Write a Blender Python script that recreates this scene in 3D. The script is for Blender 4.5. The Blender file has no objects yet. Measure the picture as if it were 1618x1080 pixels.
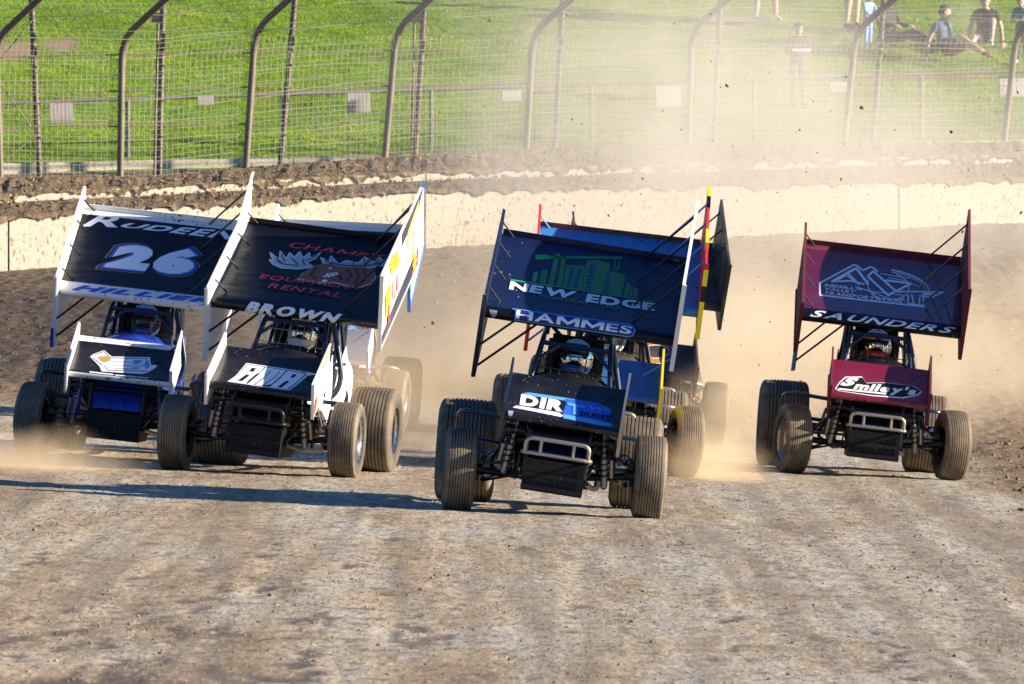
import bpy, bmesh, math, random
import numpy as np
from mathutils import Vector, Matrix, Euler, noise as mnoise
R = math.radians
SC = bpy.context.scene
COL = SC.collection

# ------------------------------------------------------------------ camera, sky, sun, exposure
FPX, CX, HY, CAMZ = 15000.0, 809.0, 313.0, 2.48        # focal length in photo pixels, centre column, horizon row, lens height
cam_data = bpy.data.cameras.new('camera')
cam = bpy.data.objects.new('camera', cam_data)
COL.objects.link(cam)
cam.location = (0, 0, CAMZ)
cam.rotation_euler = (R(90) - math.atan((540 - HY) / FPX), 0, 0)
cam_data.sensor_width = 36.0
cam_data.lens = FPX / 1618.0 * 36.0
cam_data.clip_start = 1.0
cam_data.clip_end = 1500.0
cam_data.dof.use_dof = True
cam_data.dof.focus_distance = 78.0
cam_data.dof.aperture_fstop = 14.0
SC.camera = cam

SUN_DIR = Vector((0.965, -0.11, 0.25)).normalized()
sun_el = math.asin(SUN_DIR.z)
sun_az = math.atan2(SUN_DIR.x, SUN_DIR.y)
world = bpy.data.worlds.new('World')
SC.world = world
world.use_nodes = True
wn = world.node_tree
bg = wn.nodes['Background']
sky = wn.nodes.new('ShaderNodeTexSky')
sky.sky_type = 'NISHITA'
sky.sun_disc = False
sky.sun_elevation = sun_el
sky.sun_rotation = sun_az
sky.dust_density = 0.2
sky.ozone_density = 3.0
tint = wn.nodes.new('ShaderNodeMix')                  # deep clear evening blue overhead
tint.data_type = 'RGBA'
tint.blend_type = 'MULTIPLY'
tint.inputs[0].default_value = 1.0
tint.inputs[7].default_value = (0.54, 0.88, 1.36, 1)
wn.links.new(sky.outputs[0], tint.inputs[6])
wn.links.new(tint.outputs[2], bg.inputs[0])
bg.inputs[1].default_value = 0.051
sun_data = bpy.data.lights.new('sun', 'SUN')
sun_data.energy = 5.0
sun_data.angle = R(0.5)
sun_data.color = (1.0, 0.885, 0.72)
sun = bpy.data.objects.new('sun', sun_data)
COL.objects.link(sun)
sun.rotation_euler = SUN_DIR.to_track_quat('Z', 'Y').to_euler()
sun.location = (30, -10, 30)
SC.view_settings.view_transform = 'Standard'
SC.view_settings.look = 'None'
SC.view_settings.gamma = 1.0
SC.view_settings.use_curve_mapping = False
SC.view_settings.exposure = 1.44
cy = SC.cycles
cy.use_denoising = True
cy.max_bounces = 6
cy.volume_bounces = 3
cy.transparent_max_bounces = 8
cy.volume_step_rate = 1.0
cy.volume_max_steps = 256

def at(px, py, d):
    """A point of the photograph (its own pixels) at distance d."""
    return Vector(((px - CX) / FPX * d, d, CAMZ + (HY - py) / FPX * d))

# ------------------------------------------------------------------ materials
MATS = {}
def nodes_of(name):
    m = bpy.data.materials.new(name)
    m.use_nodes = True
    nt = m.node_tree
    return m, nt, nt.nodes['Principled BSDF']
def N(nt, typ, **kw):
    n = nt.nodes.new(typ)
    for k, v in kw.items():
        if k == 'op':
            n.operation = v
        elif hasattr(n, k):
            setattr(n, k, v)
    return n
def L(nt, a, b):
    nt.links.new(a, b)
def noise_tex(nt, vec, scale, detail=3.0, rough=0.55):
    n = nt.nodes.new('ShaderNodeTexNoise')
    n.inputs['Scale'].default_value = scale
    n.inputs['Detail'].default_value = detail
    n.inputs['Roughness'].default_value = rough
    if vec is not None:
        L(nt, vec, n.inputs['Vector'])
    return n.outputs['Fac']
def ramp(nt, fac, stops):
    r = nt.nodes.new('ShaderNodeValToRGB')
    e = r.color_ramp.elements
    while len(e) < len(stops):
        e.new(0.5)
    for el, (p, c) in zip(e, stops):
        el.position = p
        el.color = c if len(c) == 4 else (*c, 1)
    L(nt, fac, r.inputs[0])
    return r.outputs[0]
def mix(nt, fac, a, b):
    m = nt.nodes.new('ShaderNodeMix')
    m.data_type = 'RGBA'
    for sock, v in ((m.inputs[0], fac), (m.inputs[6], a), (m.inputs[7], b)):
        if hasattr(v, 'links'):
            L(nt, v, sock)
        elif isinstance(v, (int, float)):
            sock.default_value = v
        else:
            sock.default_value = v if len(v) == 4 else (*v, 1)
    return m.outputs[2]
def vmath(nt, op, a, b=None):
    n = nt.nodes.new('ShaderNodeVectorMath')
    n.operation = op
    for sock, v in ((n.inputs[0], a), (n.inputs[1], b)):
        if v is None:
            continue
        if hasattr(v, 'links'):
            L(nt, v, sock)
        else:
            sock.default_value = v
    return n
def fmath(nt, op, a, b=None, c=None, clamp=False):
    n = nt.nodes.new('ShaderNodeMath')
    n.operation = op
    n.use_clamp = clamp
    for sock, v in zip(n.inputs, (a, b, c)):
        if v is None:
            continue
        if hasattr(v, 'links'):
            L(nt, v, sock)
        else:
            sock.default_value = v
    return n.outputs[0]
def objco(nt):
    return nt.nodes.new('ShaderNodeTexCoord').outputs['Object']
def bump(nt, bsdf, height, strength=0.4, dist=0.02):
    b = nt.nodes.new('ShaderNodeBump')
    b.inputs['Strength'].default_value = strength
    b.inputs['Distance'].default_value = dist
    L(nt, height, b.inputs['Height'])
    L(nt, b.outputs[0], bsdf.inputs['Normal'])

DUST = (0.30, 0.215, 0.135)
MUD = (0.085, 0.055, 0.033)
def paint(name, col, rough=0.35, metal=0.0, flecks=0.0, dusty=0.15, fleck_col=MUD, fscale=38.0, coat=0.0):
    """Painted or bare metal with specks of thrown mud and a thin uneven film of dust."""
    if name in MATS:
        return MATS[name]
    m, nt, b = nodes_of(name)
    co = objco(nt)
    c = (*col, 1)
    big = noise_tex(nt, co, 2.3, 4.0)
    df = fmath(nt, 'MULTIPLY', ramp(nt, big, [(0.38, (0, 0, 0)), (0.72, (1, 1, 1))]), dusty)
    out = mix(nt, df, c, DUST)
    if flecks > 0:
        f1 = noise_tex(nt, co, fscale, 2.0, 0.6)
        f2 = noise_tex(nt, co, 3.1, 3.0)
        th = fmath(nt, 'ADD', f1, fmath(nt, 'MULTIPLY', fmath(nt, 'SUBTRACT', f2, 0.5), 0.35))
        e0 = 0.80 - 0.16 * flecks
        spots = ramp(nt, th, [(e0, (0, 0, 0)), (e0 + 0.02, (1, 1, 1))])
        out = mix(nt, spots, out, fleck_col)
        rr = mix(nt, spots, (rough,) * 3, (0.9,) * 3)
        L(nt, rr, b.inputs['Roughness'])
    else:
        rr = mix(nt, df, (rough,) * 3, (min(1, rough + 0.5),) * 3)
        L(nt, rr, b.inputs['Roughness'])
    if 'vinyl' in name:                                   # slack wrinkles and shallow dents in the skin
        wr = noise_tex(nt, vmath(nt, 'MULTIPLY', co, (1.6, 5.0, 5.0)).outputs[0], 1.3, 3.0, 0.5)
        bump(nt, b, wr, 0.35, 0.03)
    L(nt, out, b.inputs['Base Color'])
    b.inputs['Metallic'].default_value = metal
    b.inputs['Coat Weight'].default_value = coat
    if not metal and max(col) < .05:
        b.inputs['Specular IOR Level'].default_value = 0.28
    MATS[name] = m
    return m
def flat(name, col, rough=0.6, metal=0.0):
    if name in MATS:
        return MATS[name]
    m, nt, b = nodes_of(name)
    co = objco(nt)
    n = noise_tex(nt, co, 9.0, 3.0)
    L(nt, mix(nt, fmath(nt, 'MULTIPLY', n, 0.25), (*col, 1), tuple(c * 0.6 for c in col)), b.inputs['Base Color'])
    b.inputs['Roughness'].default_value = rough
    b.inputs['Metallic'].default_value = metal
    MATS[name] = m
    return m

# ------------------------------------------------------------------ mesh helpers
def fillet(path, r, seg=5, closed=False):
    pts = [Vector(p) for p in path]
    if r <= 0 or len(pts) < 3:
        return pts
    out = []
    n = len(pts)
    for i, p in enumerate(pts):
        if not closed and i in (0, n - 1):
            out.append(p)
            continue
        a, c = pts[i - 1], pts[(i + 1) % n]
        d1, d2 = (a - p), (c - p)
        t = min(r, d1.length * 0.48, d2.length * 0.48)
        p1, p2 = p + d1.normalized() * t, p + d2.normalized() * t
        for k in range(seg + 1):
            s = k / seg
            out.append(p1 * (1 - s) ** 2 + p * 2 * s * (1 - s) + p2 * s * s)
    return out

class MB:
    """Collects shapes, then links them as ONE mesh object."""
    def __init__(self):
        self.v, self.f, self.m = [], [], []
    def add(self, vs, fs, mi=0):
        o = len(self.v)
        self.v += [tuple(v) for v in vs]
        self.f += [tuple(i + o for i in f) for f in fs]
        self.m += [mi] * len(fs)
        return self
    def box(self, c, s, mi=0, rot=None, taper=(1, 1)):
        hx, hy, hz = s[0] / 2, s[1] / 2, s[2] / 2
        vs = []
        for sx, sy, sz in ((-1, -1, -1), (1, -1, -1), (1, 1, -1), (-1, 1, -1), (-1, -1, 1), (1, -1, 1), (1, 1, 1), (-1, 1, 1)):
            tx, ty = taper if sz > 0 else (1, 1)
            v = Vector((sx * hx * tx, sy * hy * ty, sz * hz))
            if rot is not None:
                v = rot @ v
            vs.append(v + Vector(c))
        return self.add(vs, [(0, 3, 2, 1), (4, 5, 6, 7), (0, 1, 5, 4), (1, 2, 6, 5), (2, 3, 7, 6), (3, 0, 4, 7)], mi)
    def tube(self, path, r, n=8, mi=0, bend=0.0, closed=False, cap=True):
        pts = fillet(path, bend, closed=closed)
        m = len(pts)
        rad = r if isinstance(r, (list, tuple)) else None
        if rad and len(rad) != m:
            rad = [rad[0] + (rad[-1] - rad[0]) * i / (m - 1) for i in range(m)]
        tang = []
        for i in range(m):
            a = pts[i - 1] if (i > 0 or closed) else pts[i]
            b = pts[(i + 1) % m] if (i < m - 1 or closed) else pts[i]
            t = b - a
            tang.append(t.normalized() if t.length > 1e-9 else Vector((0, 0, 1)))
        t0 = tang[0]
        u = t0.orthogonal().normalized()
        vs = []
        for i in range(m):
            if i:
                q = tang[i - 1].rotation_difference(tang[i])
                u = q @ u
            w = tang[i].cross(u).normalized()
            u = w.cross(tang[i]).normalized()
            rr = rad[i] if rad else r
            for k in range(n):
                a = 2 * math.pi * k / n
                vs.append(pts[i] + (u * math.cos(a) + w * math.sin(a)) * rr)
        fs = []
        for i in range(m if closed else m - 1):
            j = (i + 1) % m
            for k in range(n):
                l = (k + 1) % n
                fs.append((i * n + k, i * n + l, j * n + l, j * n + k))
        if cap and not closed:
            fs.append(tuple(range(n - 1, -1, -1)))
            fs.append(tuple((m - 1) * n + k for k in range(n)))
        return self.add(vs, fs, mi)
    def lathe(self, prof, n=48, axis='x', c=(0, 0, 0), mi=0, closed=False, mis=None):
        """prof: (along axis, radius)."""
        vs, fs = [], []
        m = len(prof)
        for k in range(n):
            a = 2 * math.pi * k / n
            ca, sa = math.cos(a), math.sin(a)
            for (x, r) in prof:
                if axis == 'x':
                    p = (x, r * ca, r * sa)
                elif axis == 'z':
                    p = (r * ca, r * sa, x)
                else:
                    p = (r * sa, x, r * ca)
                vs.append((p[0] + c[0], p[1] + c[1], p[2] + c[2]))
        o = len(self.v)
        self.v += vs
        for k in range(n):
            l = (k + 1) % n
            for i in range(m if closed else m - 1):
                j = (i + 1) % m
                self.f.append((o + k * m + i, o + k * m + j, o + l * m + j, o + l * m + i))
                self.m.append(mis[i] if mis else mi)
        return self
    def ellipsoid(self, c, r, nu=14, nv=9, mi=0, rot=None):
        vs, fs = [], []
        for j in range(nv + 1):
            t = math.pi * j / nv
            for i in range(nu):
                a = 2 * math.pi * i / nu
                p = Vector((r[0] * math.sin(t) * math.cos(a), r[1] * math.sin(t) * math.sin(a), r[2] * math.cos(t)))
                if rot is not None:
                    p = rot @ p
                vs.append(p + Vector(c))
        for j in range(nv):
            for i in range(nu):
                k = (i + 1) % nu
                fs.append((j * nu + i, (j + 1) * nu + i, (j + 1) * nu + k, j * nu + k))
        return self.add(vs, fs, mi)
    def prism(self, poly, vec, mi=0, side=None):
        n = len(poly)
        a = [Vector(p) for p in poly]
        b = [p + Vector(vec) for p in a]
        fs = [tuple(range(n - 1, -1, -1)), tuple(range(n, 2 * n))]
        self.add(a + b, fs, mi)
        o = len(self.v) - 2 * n
        for i in range(n):
            j = (i + 1) % n
            self.f.append((o + i, o + j, o + n + j, o + n + i))
            self.m.append(mi if side is None else side)
        return self
    def mesh(self, name, mats, smooth=True, angle=40):
        me = bpy.data.meshes.new(name)
        me.from_pydata(self.v, [], self.f)
        for m in mats:
            me.materials.append(m)
        me.polygons.foreach_set('material_index', self.m)
        bm = bmesh.new()
        bm.from_mesh(me)
        bmesh.ops.remove_doubles(bm, verts=bm.verts, dist=1e-5)
        bmesh.ops.recalc_face_normals(bm, faces=bm.faces)
        bm.to_mesh(me)
        bm.free()
        if smooth:
            me.polygons.foreach_set('use_smooth', [True] * len(me.polygons))
            me.set_sharp_from_angle(angle=R(angle))
        me.update()
        return me
    def build(self, name, mats, parent=None, **kw):
        if not isinstance(mats, (list, tuple)):
            mats = [mats]
        return link(name, self.mesh(name, mats, **kw), parent)

def link(name, me, parent=None, mw=None):
    o = bpy.data.objects.new(name, me)
    COL.objects.link(o)
    if parent is not None:
        o.parent = parent
    if mw is not None:
        o.matrix_basis = mw
    return o
def tag(o, label=None, cat=None, group=None, kind=None):
    for k, v in (('label', label), ('category', cat), ('group', group), ('kind', kind)):
        if v:
            o[k] = v
    return o
def empty(name, mw):
    o = bpy.data.objects.new(name, None)
    o.empty_display_size = 0.2
    COL.objects.link(o)
    o.matrix_basis = mw
    return o
def mesh_np(name, V, F, mats, smooth=False, mi=None):
    me = bpy.data.meshes.new(name)
    V = np.asarray(V, np.float32)
    F = np.asarray(F, np.int32)
    k = F.shape[1]
    me.vertices.add(len(V))
    me.vertices.foreach_set('co', V.ravel())
    me.loops.add(F.size)
    me.loops.foreach_set('vertex_index', F.ravel())
    me.polygons.add(len(F))
    me.polygons.foreach_set('loop_start', np.arange(0, F.size, k, dtype=np.int32))
    me.polygons.foreach_set('loop_total', np.full(len(F), k, np.int32))
    for m in mats:
        me.materials.append(m)
    if mi is not None:
        me.polygons.foreach_set('material_index', np.asarray(mi, np.int32))
    me.polygons.foreach_set('use_smooth', np.full(len(F), smooth))
    me.update(calc_edges=True)
    me.validate()
    return me

# numpy value noise
def _hash(ix, iy, seed):
    h = (ix.astype(np.int64) * 374761393 + iy.astype(np.int64) * 668265263 + seed * 974711) & 0xffffffff
    h = ((h ^ (h >> 13)) * 1274126177) & 0xffffffff
    return ((h ^ (h >> 16)) & 0xffff) / 65535.0
def vnoise(x, y, seed=0):
    ix, iy = np.floor(x), np.floor(y)
    fx, fy = x - ix, y - iy
    fx, fy = fx * fx * (3 - 2 * fx), fy * fy * (3 - 2 * fy)
    a, b = _hash(ix, iy, seed), _hash(ix + 1, iy, seed)
    c, d = _hash(ix, iy + 1, seed), _hash(ix + 1, iy + 1, seed)
    return (a * (1 - fx) + b * fx) * (1 - fy) + (c * (1 - fx) + d * fx) * fy
def fbm(x, y, seed=0, oct=4, gain=0.5):
    s, a, t = 0.0, 1.0, 0.0
    for o in range(oct):
        s = s + a * vnoise(x * 2 ** o + 17.3 * o, y * 2 ** o - 9.1 * o, seed + o)
        t += a
        a *= gain
    return s / t - 0.5
def sstep(a, b, x):
    t = np.clip((x - a) / (b - a), 0, 1)
    return t * t * (3 - 2 * t)
# ------------------------------------------------------------------ lie of the land (metres, x right, y away, z up)
def _ip(xs, zs):
    xs, zs = np.array(xs, float), np.array(zs, float)
    def f(x):
        return np.interp(x, xs, zs)
    return f
wall_base = _ip([-6.8, -1.08, 2.86, 6.8], [1.54, 1.85, 1.98, 2.17])
wall_top = _ip([-6.8, -4.28, -1.08, 1.6, 6.8], [2.21, 2.38, 2.564, 2.63, 2.73])
curb_foot = _ip([-6.8, -2.2, -1.1, 4.6, 6.8], [2.42, 2.67, 2.73, 2.92, 2.97])
mound_top = _ip([-6.4, -4.78, -3.07, -1.36, 0.22, 2.5, 4.54, 6.9], [2.76, 2.76, 2.93, 3.05, 3.14, 3.19, 3.23, 3.25])
hill_foot = _ip([-7.0, 7.0], [2.85, 3.2])
BANK = -0.042
WALL_Y = 126.0
def skew(x):
    """The wall, fence and hill run off at an angle: farther away to the right."""
    return 0.32 * np.clip(x, -14, 14)
def square(x, y):
    """World y -> distance measured square to the wall (only beyond the flat track)."""
    x, y = np.asarray(x, float), np.asarray(y, float)
    v = y
    for _ in range(6):
        v = y - skew(x) * sstep(92.0, 124.0, v)
    return v
def ground_z(x, y):
    x, y = np.asarray(x, float), np.asarray(y, float)
    y = square(x, y)
    t = sstep(101.0, 127.5, y)
    xc = np.clip(x, -14, 14)
    return BANK * xc * (1 - t) + wall_base(x) * t
def hill_z(x, y):
    x, y = np.asarray(x, float), np.asarray(y, float)
    y = y - skew(x)
    return hill_foot(x) + 0.2 * np.maximum(0, y - 131.5) - 0.0006 * np.maximum(0, y - 150) ** 2 * (y < 320)
def loose_mask(x, y):
    n = fbm(x * 0.5, y * 0.25, 5) * 3.0
    a = sstep(103.0, 108.0, square(x, y) + n * 2.0)
    b = sstep(4.15, 4.8, x + n * 0.35) * sstep(74, 82, y)
    return np.maximum(a, b)

# ------------------------------------------------------------------ ground materials
def mat_track():
    m, nt, b = nodes_of('race track clay')
    co = objco(nt)
    sx = vmath(nt, 'MULTIPLY', co, (1.0, 0.16, 1.0)).outputs[0]
    fine = vmath(nt, 'MULTIPLY', co, (1.0, 0.35, 1.0)).outputs[0]
    n1 = noise_tex(nt, sx, 1.1, 5.0, 0.6)
    n2 = noise_tex(nt, fine, 7.0, 5.0, 0.65)
    n3 = noise_tex(nt, fine, 34.0, 4.0, 0.7)
    tan = ramp(nt, n1, [(0.30, (0.29, 0.195, 0.095)), (0.45, (0.47, 0.35, 0.20)), (0.58, (0.50, 0.415, 0.295)), (0.70, (0.58, 0.50, 0.375))])
    gry = ramp(nt, n1, [(0.30, (0.29, 0.215, 0.13)), (0.45, (0.42, 0.335, 0.225)), (0.58, (0.46, 0.40, 0.305)), (0.70, (0.56, 0.495, 0.39))])  # greyer tones, partly standing in for sky sheen on polished clay
    sepx = nt.nodes.new('ShaderNodeSeparateXYZ')
    L(nt, co, sepx.inputs[0])
    side = ramp(nt, fmath(nt, 'ADD', fmath(nt, 'MULTIPLY', sepx.outputs[0], 0.12), n1), [(0.30, (0, 0, 0)), (0.70, (1, 1, 1))])   # the outside lane is greyer grit
    base = mix(nt, side, tan, gry)
    grit = vmath(nt, 'MULTIPLY', co, (1.0, 0.10, 1.0)).outputs[0]
    n7 = noise_tex(nt, grit, 26.0, 4.0, 0.75)
    dk = noise_tex(nt, vmath(nt, 'MULTIPLY', co, (0.75, 0.22, 1.0)).outputs[0], 1.0, 4.0, 0.6)     # damp brown clay, near and to the inside
    near = ramp(nt, fmath(nt, 'ADD', fmath(nt, 'MULTIPLY', sepx.outputs[1], 0.020), fmath(nt, 'MULTIPLY', sepx.outputs[0], 0.10)), [(0.75, (1, 1, 1)), (1.30, (0, 0, 0))])
    base = mix(nt, fmath(nt, 'MULTIPLY', ramp(nt, dk, [(0.44, (0, 0, 0)), (0.56, (0.95, 0.95, 0.95))]), near), base, (0.17, 0.105, 0.052))
    base = mix(nt, ramp(nt, n7, [(0.35, (0.85, 0.85, 0.85)), (0.46, (0, 0, 0))]), base, (0.14, 0.11, 0.085))
    base = mix(nt, ramp(nt, n7, [(0.54, (0, 0, 0)), (0.70, (0.7, 0.7, 0.7))]), base, (0.70, 0.63, 0.51))
    base = mix(nt, ramp(nt, n2, [(0.34, (1, 1, 1)), (0.47, (0, 0, 0))]), base, (0.20, 0.145, 0.095))
    base = mix(nt, ramp(nt, n2, [(0.60, (0, 0, 0)), (0.74, (0.7, 0.7, 0.7))]), base, (0.56, 0.50, 0.42))
    base = mix(nt, ramp(nt, n3, [(0.34, (0.95, 0.95, 0.95)), (0.46, (0, 0, 0))]), base, (0.075, 0.06, 0.05))
    base = mix(nt, ramp(nt, n3, [(0.56, (0, 0, 0)), (0.70, (0.6, 0.6, 0.6))]), base, (0.60, 0.52, 0.42))
    at_p = nt.nodes.new('ShaderNodeAttribute')
    at_p.attribute_name = 'pits'
    base = mix(nt, fmath(nt, 'MULTIPLY', at_p.outputs['Fac'], 0.8), base, (0.085, 0.065, 0.05))
    lng = vmath(nt, 'MULTIPLY', co, (2.6, 0.035, 1.0)).outputs[0]
    n6 = noise_tex(nt, lng, 1.0, 4.0, 0.6)                 # long wheel streaks down the track
    base = mix(nt, ramp(nt, n6, [(0.40, (0.55, 0.55, 0.55)), (0.54, (0, 0, 0))]), base, (0.23, 0.165, 0.10))
    # winding drying cracks and scuffs left by tyres
    vo = nt.nodes.new('ShaderNodeTexVoronoi')
    vo.feature = 'DISTANCE_TO_EDGE'
    vo.inputs['Scale'].default_value = 1.3
    wv = noise_tex(nt, fine, 2.5, 3.0)
    wsum = vmath(nt, 'ADD', fine, None)
    cmb = nt.nodes.new('ShaderNodeCombineXYZ')
    L(nt, wv, cmb.inputs[0]); L(nt, n2, cmb.inputs[1])
    L(nt, cmb.outputs[0], wsum.inputs[1])
    L(nt, wsum.outputs[0], vo.inputs['Vector'])
    crack = ramp(nt, vo.outputs['Distance'], [(0.0, (0.75, 0.75, 0.75)), (0.022, (0, 0, 0))])
    crack = fmath(nt, 'MULTIPLY', crack, ramp(nt, n1, [(0.45, (1, 1, 1)), (0.58, (0, 0, 0))]))
    base = mix(nt, crack, base, (0.10, 0.075, 0.055))
    # loose soil where the mesh says so
    at_ = nt.nodes.new('ShaderNodeAttribute')
    at_.attribute_name = 'loose'
    n4 = noise_tex(nt, co, 9.0, 4.0, 0.7)
    soil = ramp(nt, n4, [(0.3, (0.085, 0.052, 0.026)), (0.5, (0.185, 0.122, 0.064)), (0.68, (0.28, 0.195, 0.108))])
    base = mix(nt, at_.outputs['Fac'], base, soil)
    L(nt, base, b.inputs['Base Color'])
    b.inputs['Roughness'].default_value = 0.85
    b.inputs['Specular IOR Level'].default_value = 0.3
    bump(nt, b, fmath(nt, 'ADD', n2, fmath(nt, 'MULTIPLY', n3, 0.5)), 0.6, 0.02)
    return m
def mat_soil(name='loose dark soil', k=1.0):
    m, nt, b = nodes_of(name)
    co = objco(nt)
    n = noise_tex(nt, co, 12.0, 5.0, 0.7)
    n2 = noise_tex(nt, co, 1.3, 3.0)
    s = ramp(nt, n, [(0.3, (0.09 * k, 0.058 * k, 0.031 * k)), (0.5, (0.19 * k, 0.13 * k, 0.072 * k)), (0.7, (0.30 * k, 0.21 * k, 0.12 * k))])
    s = mix(nt, ramp(nt, n2, [(0.45, (0, 0, 0)), (0.7, (0.6, 0.6, 0.6))]), s, (0.24 * k, 0.17 * k, 0.10 * k))
    L(nt, s, b.inputs['Base Color'])
    b.inputs['Roughness'].default_value = 0.95
    bump(nt, b, n, 0.8, 0.05)
    return m
def mat_concrete():
    """Pale concrete spattered with flung clay."""
    m, nt, b = nodes_of('pale spattered concrete')
    co = objco(nt)
    n1 = noise_tex(nt, co, 17.0, 3.0, 0.6)
    n2 = noise_tex(nt, co, 1.2, 4.0)
    n3 = noise_tex(nt, vmath(nt, 'MULTIPLY', co, (1.0, 1.0, 0.45)).outputs[0], 28.0, 2.0, 0.5)
    c = mix(nt, n2, (0.52, 0.455, 0.345), (0.65, 0.59, 0.465))
    sp = fmath(nt, 'ADD', n1, fmath(nt, 'MULTIPLY', fmath(nt, 'SUBTRACT', n2, 0.5), 0.25))
    c = mix(nt, ramp(nt, sp, [(0.53, (0, 0, 0)), (0.62, (0.5, 0.5, 0.5))]), c, (0.48, 0.36, 0.22))
    c = mix(nt, ramp(nt, n3, [(0.60, (0, 0, 0)), (0.65, (0.9, 0.9, 0.9))]), c, (0.26, 0.18, 0.10))
    L(nt, c, b.inputs['Base Color'])
    b.inputs['Roughness'].default_value = 0.9
    bump(nt, b, n1, 0.2, 0.005)
    return m
def mat_grass():
    m, nt, b = nodes_of('sunlit turf')
    co = objco(nt)
    n1 = noise_tex(nt, co, 0.7, 4.0)
    n2 = noise_tex(nt, co, 6.0, 3.0, 0.6)
    c = ramp(nt, n1, [(0.35, (0.18, 0.32, 0.010)), (0.52, (0.28, 0.43, 0.016)), (0.68, (0.36, 0.48, 0.030))])
    c = mix(nt, ramp(nt, n2, [(0.56, (0, 0, 0)), (0.75, (0.55, 0.55, 0.55))]), c, (0.38, 0.40, 0.07))
    n3 = noise_tex(nt, co, 0.33, 4.0, 0.6)                # worn, drier drifts
    c = mix(nt, ramp(nt, n3, [(0.55, (0, 0, 0)), (0.70, (0.55, 0.55, 0.55))]), c, (0.42, 0.42, 0.09))
    c = mix(nt, ramp(nt, n2, [(0.27, (0.6, 0.6, 0.6)), (0.42, (0, 0, 0))]), c, (0.04, 0.095, 0.008))
    L(nt, c, b.inputs['Base Color'])
    b.inputs['Roughness'].default_value = 0.75
    b.inputs['Specular IOR Level'].default_value = 0.15
    tr = nt.nodes.new('ShaderNodeBsdfTranslucent')          # light passes through the blades
    L(nt, c, tr.inputs['Color'])
    ms = nt.nodes.new('ShaderNodeMixShader')
    ms.inputs[0].default_value = 0.5
    L(nt, b.outputs[0], ms.inputs[1])
    L(nt, tr.outputs[0], ms.inputs[2])
    L(nt, ms.outputs[0], nt.nodes['Material Output'].inputs['Surface'])
    return m
M_TRACK, M_SOIL, M_CONC, M_GRASS = mat_track(), mat_soil(), mat_concrete(), mat_grass()

# ------------------------------------------------------------------ ground sheets
def axis(parts):
    out = []
    for a, b, s in parts:
        out += list(np.arange(a, b, s))
    return np.array(out + [parts[-1][1]])
def sheet(name, xs, ys, zf, mat, smooth=True, attr=None, attr2=None):
    X, Y = np.meshgrid(xs, ys)
    Y = Y + skew(X) * sstep(92.0, 124.0, Y)
    Z = zf(X, Y)
    V = np.stack([X, Y, Z], -1).reshape(-1, 3)
    nx, ny = len(xs), len(ys)
    i = (np.arange(ny - 1)[:, None] * nx + np.arange(nx - 1)[None, :]).ravel()
    F = np.stack([i, i + 1, i + nx + 1, i + nx], -1)
    me = mesh_np(name, V, F, [mat], smooth)
    if attr is not None:
        a = me.attributes.new('loose', 'FLOAT', 'POINT')
        a.data.foreach_set('value', attr(X, Y).astype(np.float32).ravel())
    if attr2 is not None:
        a = me.attributes.new('pits', 'FLOAT', 'POINT')
        a.data.foreach_set('value', attr2(X, Y).astype(np.float32).ravel())
    return link(name, me)
def pits(x, y):
    """Dark gouges in the packed clay, thicker towards the near left."""
    n = fbm(x * 5.5 + 5, y * 0.75, 51, 4) + 0.45 * fbm(x * 19, y * 2.5, 52, 2)
    where = 0.30 - 0.13 * sstep(75, 50, y) * sstep(0.5, -2.0, x) - 0.05 * sstep(75, 52, y)
    return sstep(where, where + 0.07, n) * (1 - loose_mask(x, y)) * sstep(95, 80, y)
def track_z(x, y):
    lo = loose_mask(x, y)
    fade = sstep(16, 9, np.abs(x)) * sstep(38, 44, y)
    packed = fbm(x * 2.2, y * 0.5, 1, 4) * 0.014 + fbm(x * 13, y * 4, 2, 3) * 0.012
    ridge = fbm(x * 4.5, y * 0.18, 9, 3) * 0.018 - pits(x, y) * 0.006
    loose = fbm(x * 1.6, y * 1.2, 3, 4) * 0.05 + fbm(x * 13, y * 8, 4, 3) * 0.06
    return ground_z(x, y) + ((packed + ridge) * (1 - lo) + loose * lo) * fade
xs = axis([(-300, -40, 20), (-40, -9, 1.2), (-9, 9, 0.05), (9, 40, 1.2), (40, 300, 20)])
ys = axis([(-60, 40, 4), (40, 127.6, 0.11), (127.6, 127.7, 0.1)])
tag(sheet('race_track', xs, ys, track_z, M_TRACK, attr=loose_mask, attr2=pits), 'tan and grey clay race track with dark loose soil banked up behind', kind='structure')

def patch(x, y):
    out = 0
    for px, py, rx, ry in ((40, 88, .35, .9), (108, 72, .28, .6), (1170, 30, .5, .5)):
        d = 141.0
        cx_ = (px - CX) / FPX * d
        cy_ = 131.5 + skew(cx_) + (CAMZ + (HY - py) / FPX * d - float(hill_foot(cx_))) / 0.2
        out = np.maximum(out, sstep(1.3, 0.6, np.sqrt(((x - cx_) / rx) ** 2 + ((y - cy_) / ry) ** 2) + fbm(x * 3, y * 3, 8) * 1.2))
    return out
def mat_hill():
    m, nt, b = nodes_of('hill turf and bare patches')
    co = objco(nt)
    n = noise_tex(nt, co, 5.0, 4.0)
    g = ramp(nt, n, [(0.35, (0.09, 0.17, 0.012)), (0.6, (0.16, 0.26, 0.02))])
    a = nt.nodes.new('ShaderNodeAttribute')
    a.attribute_name = 'loose'
    L(nt, mix(nt, a.outputs['Fac'], g, (0.30, 0.19, 0.12)), b.inputs['Base Color'])
    b.inputs['Roughness'].default_value = 0.95
    return m
xs = axis([(-300, -40, 20), (-40, -10, 2), (-10, 10, 0.25), (10, 40, 2), (40, 300, 20)])
ys = axis([(129.4, 156, 0.25), (156, 260, 4), (260, 400, 20)])
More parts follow.
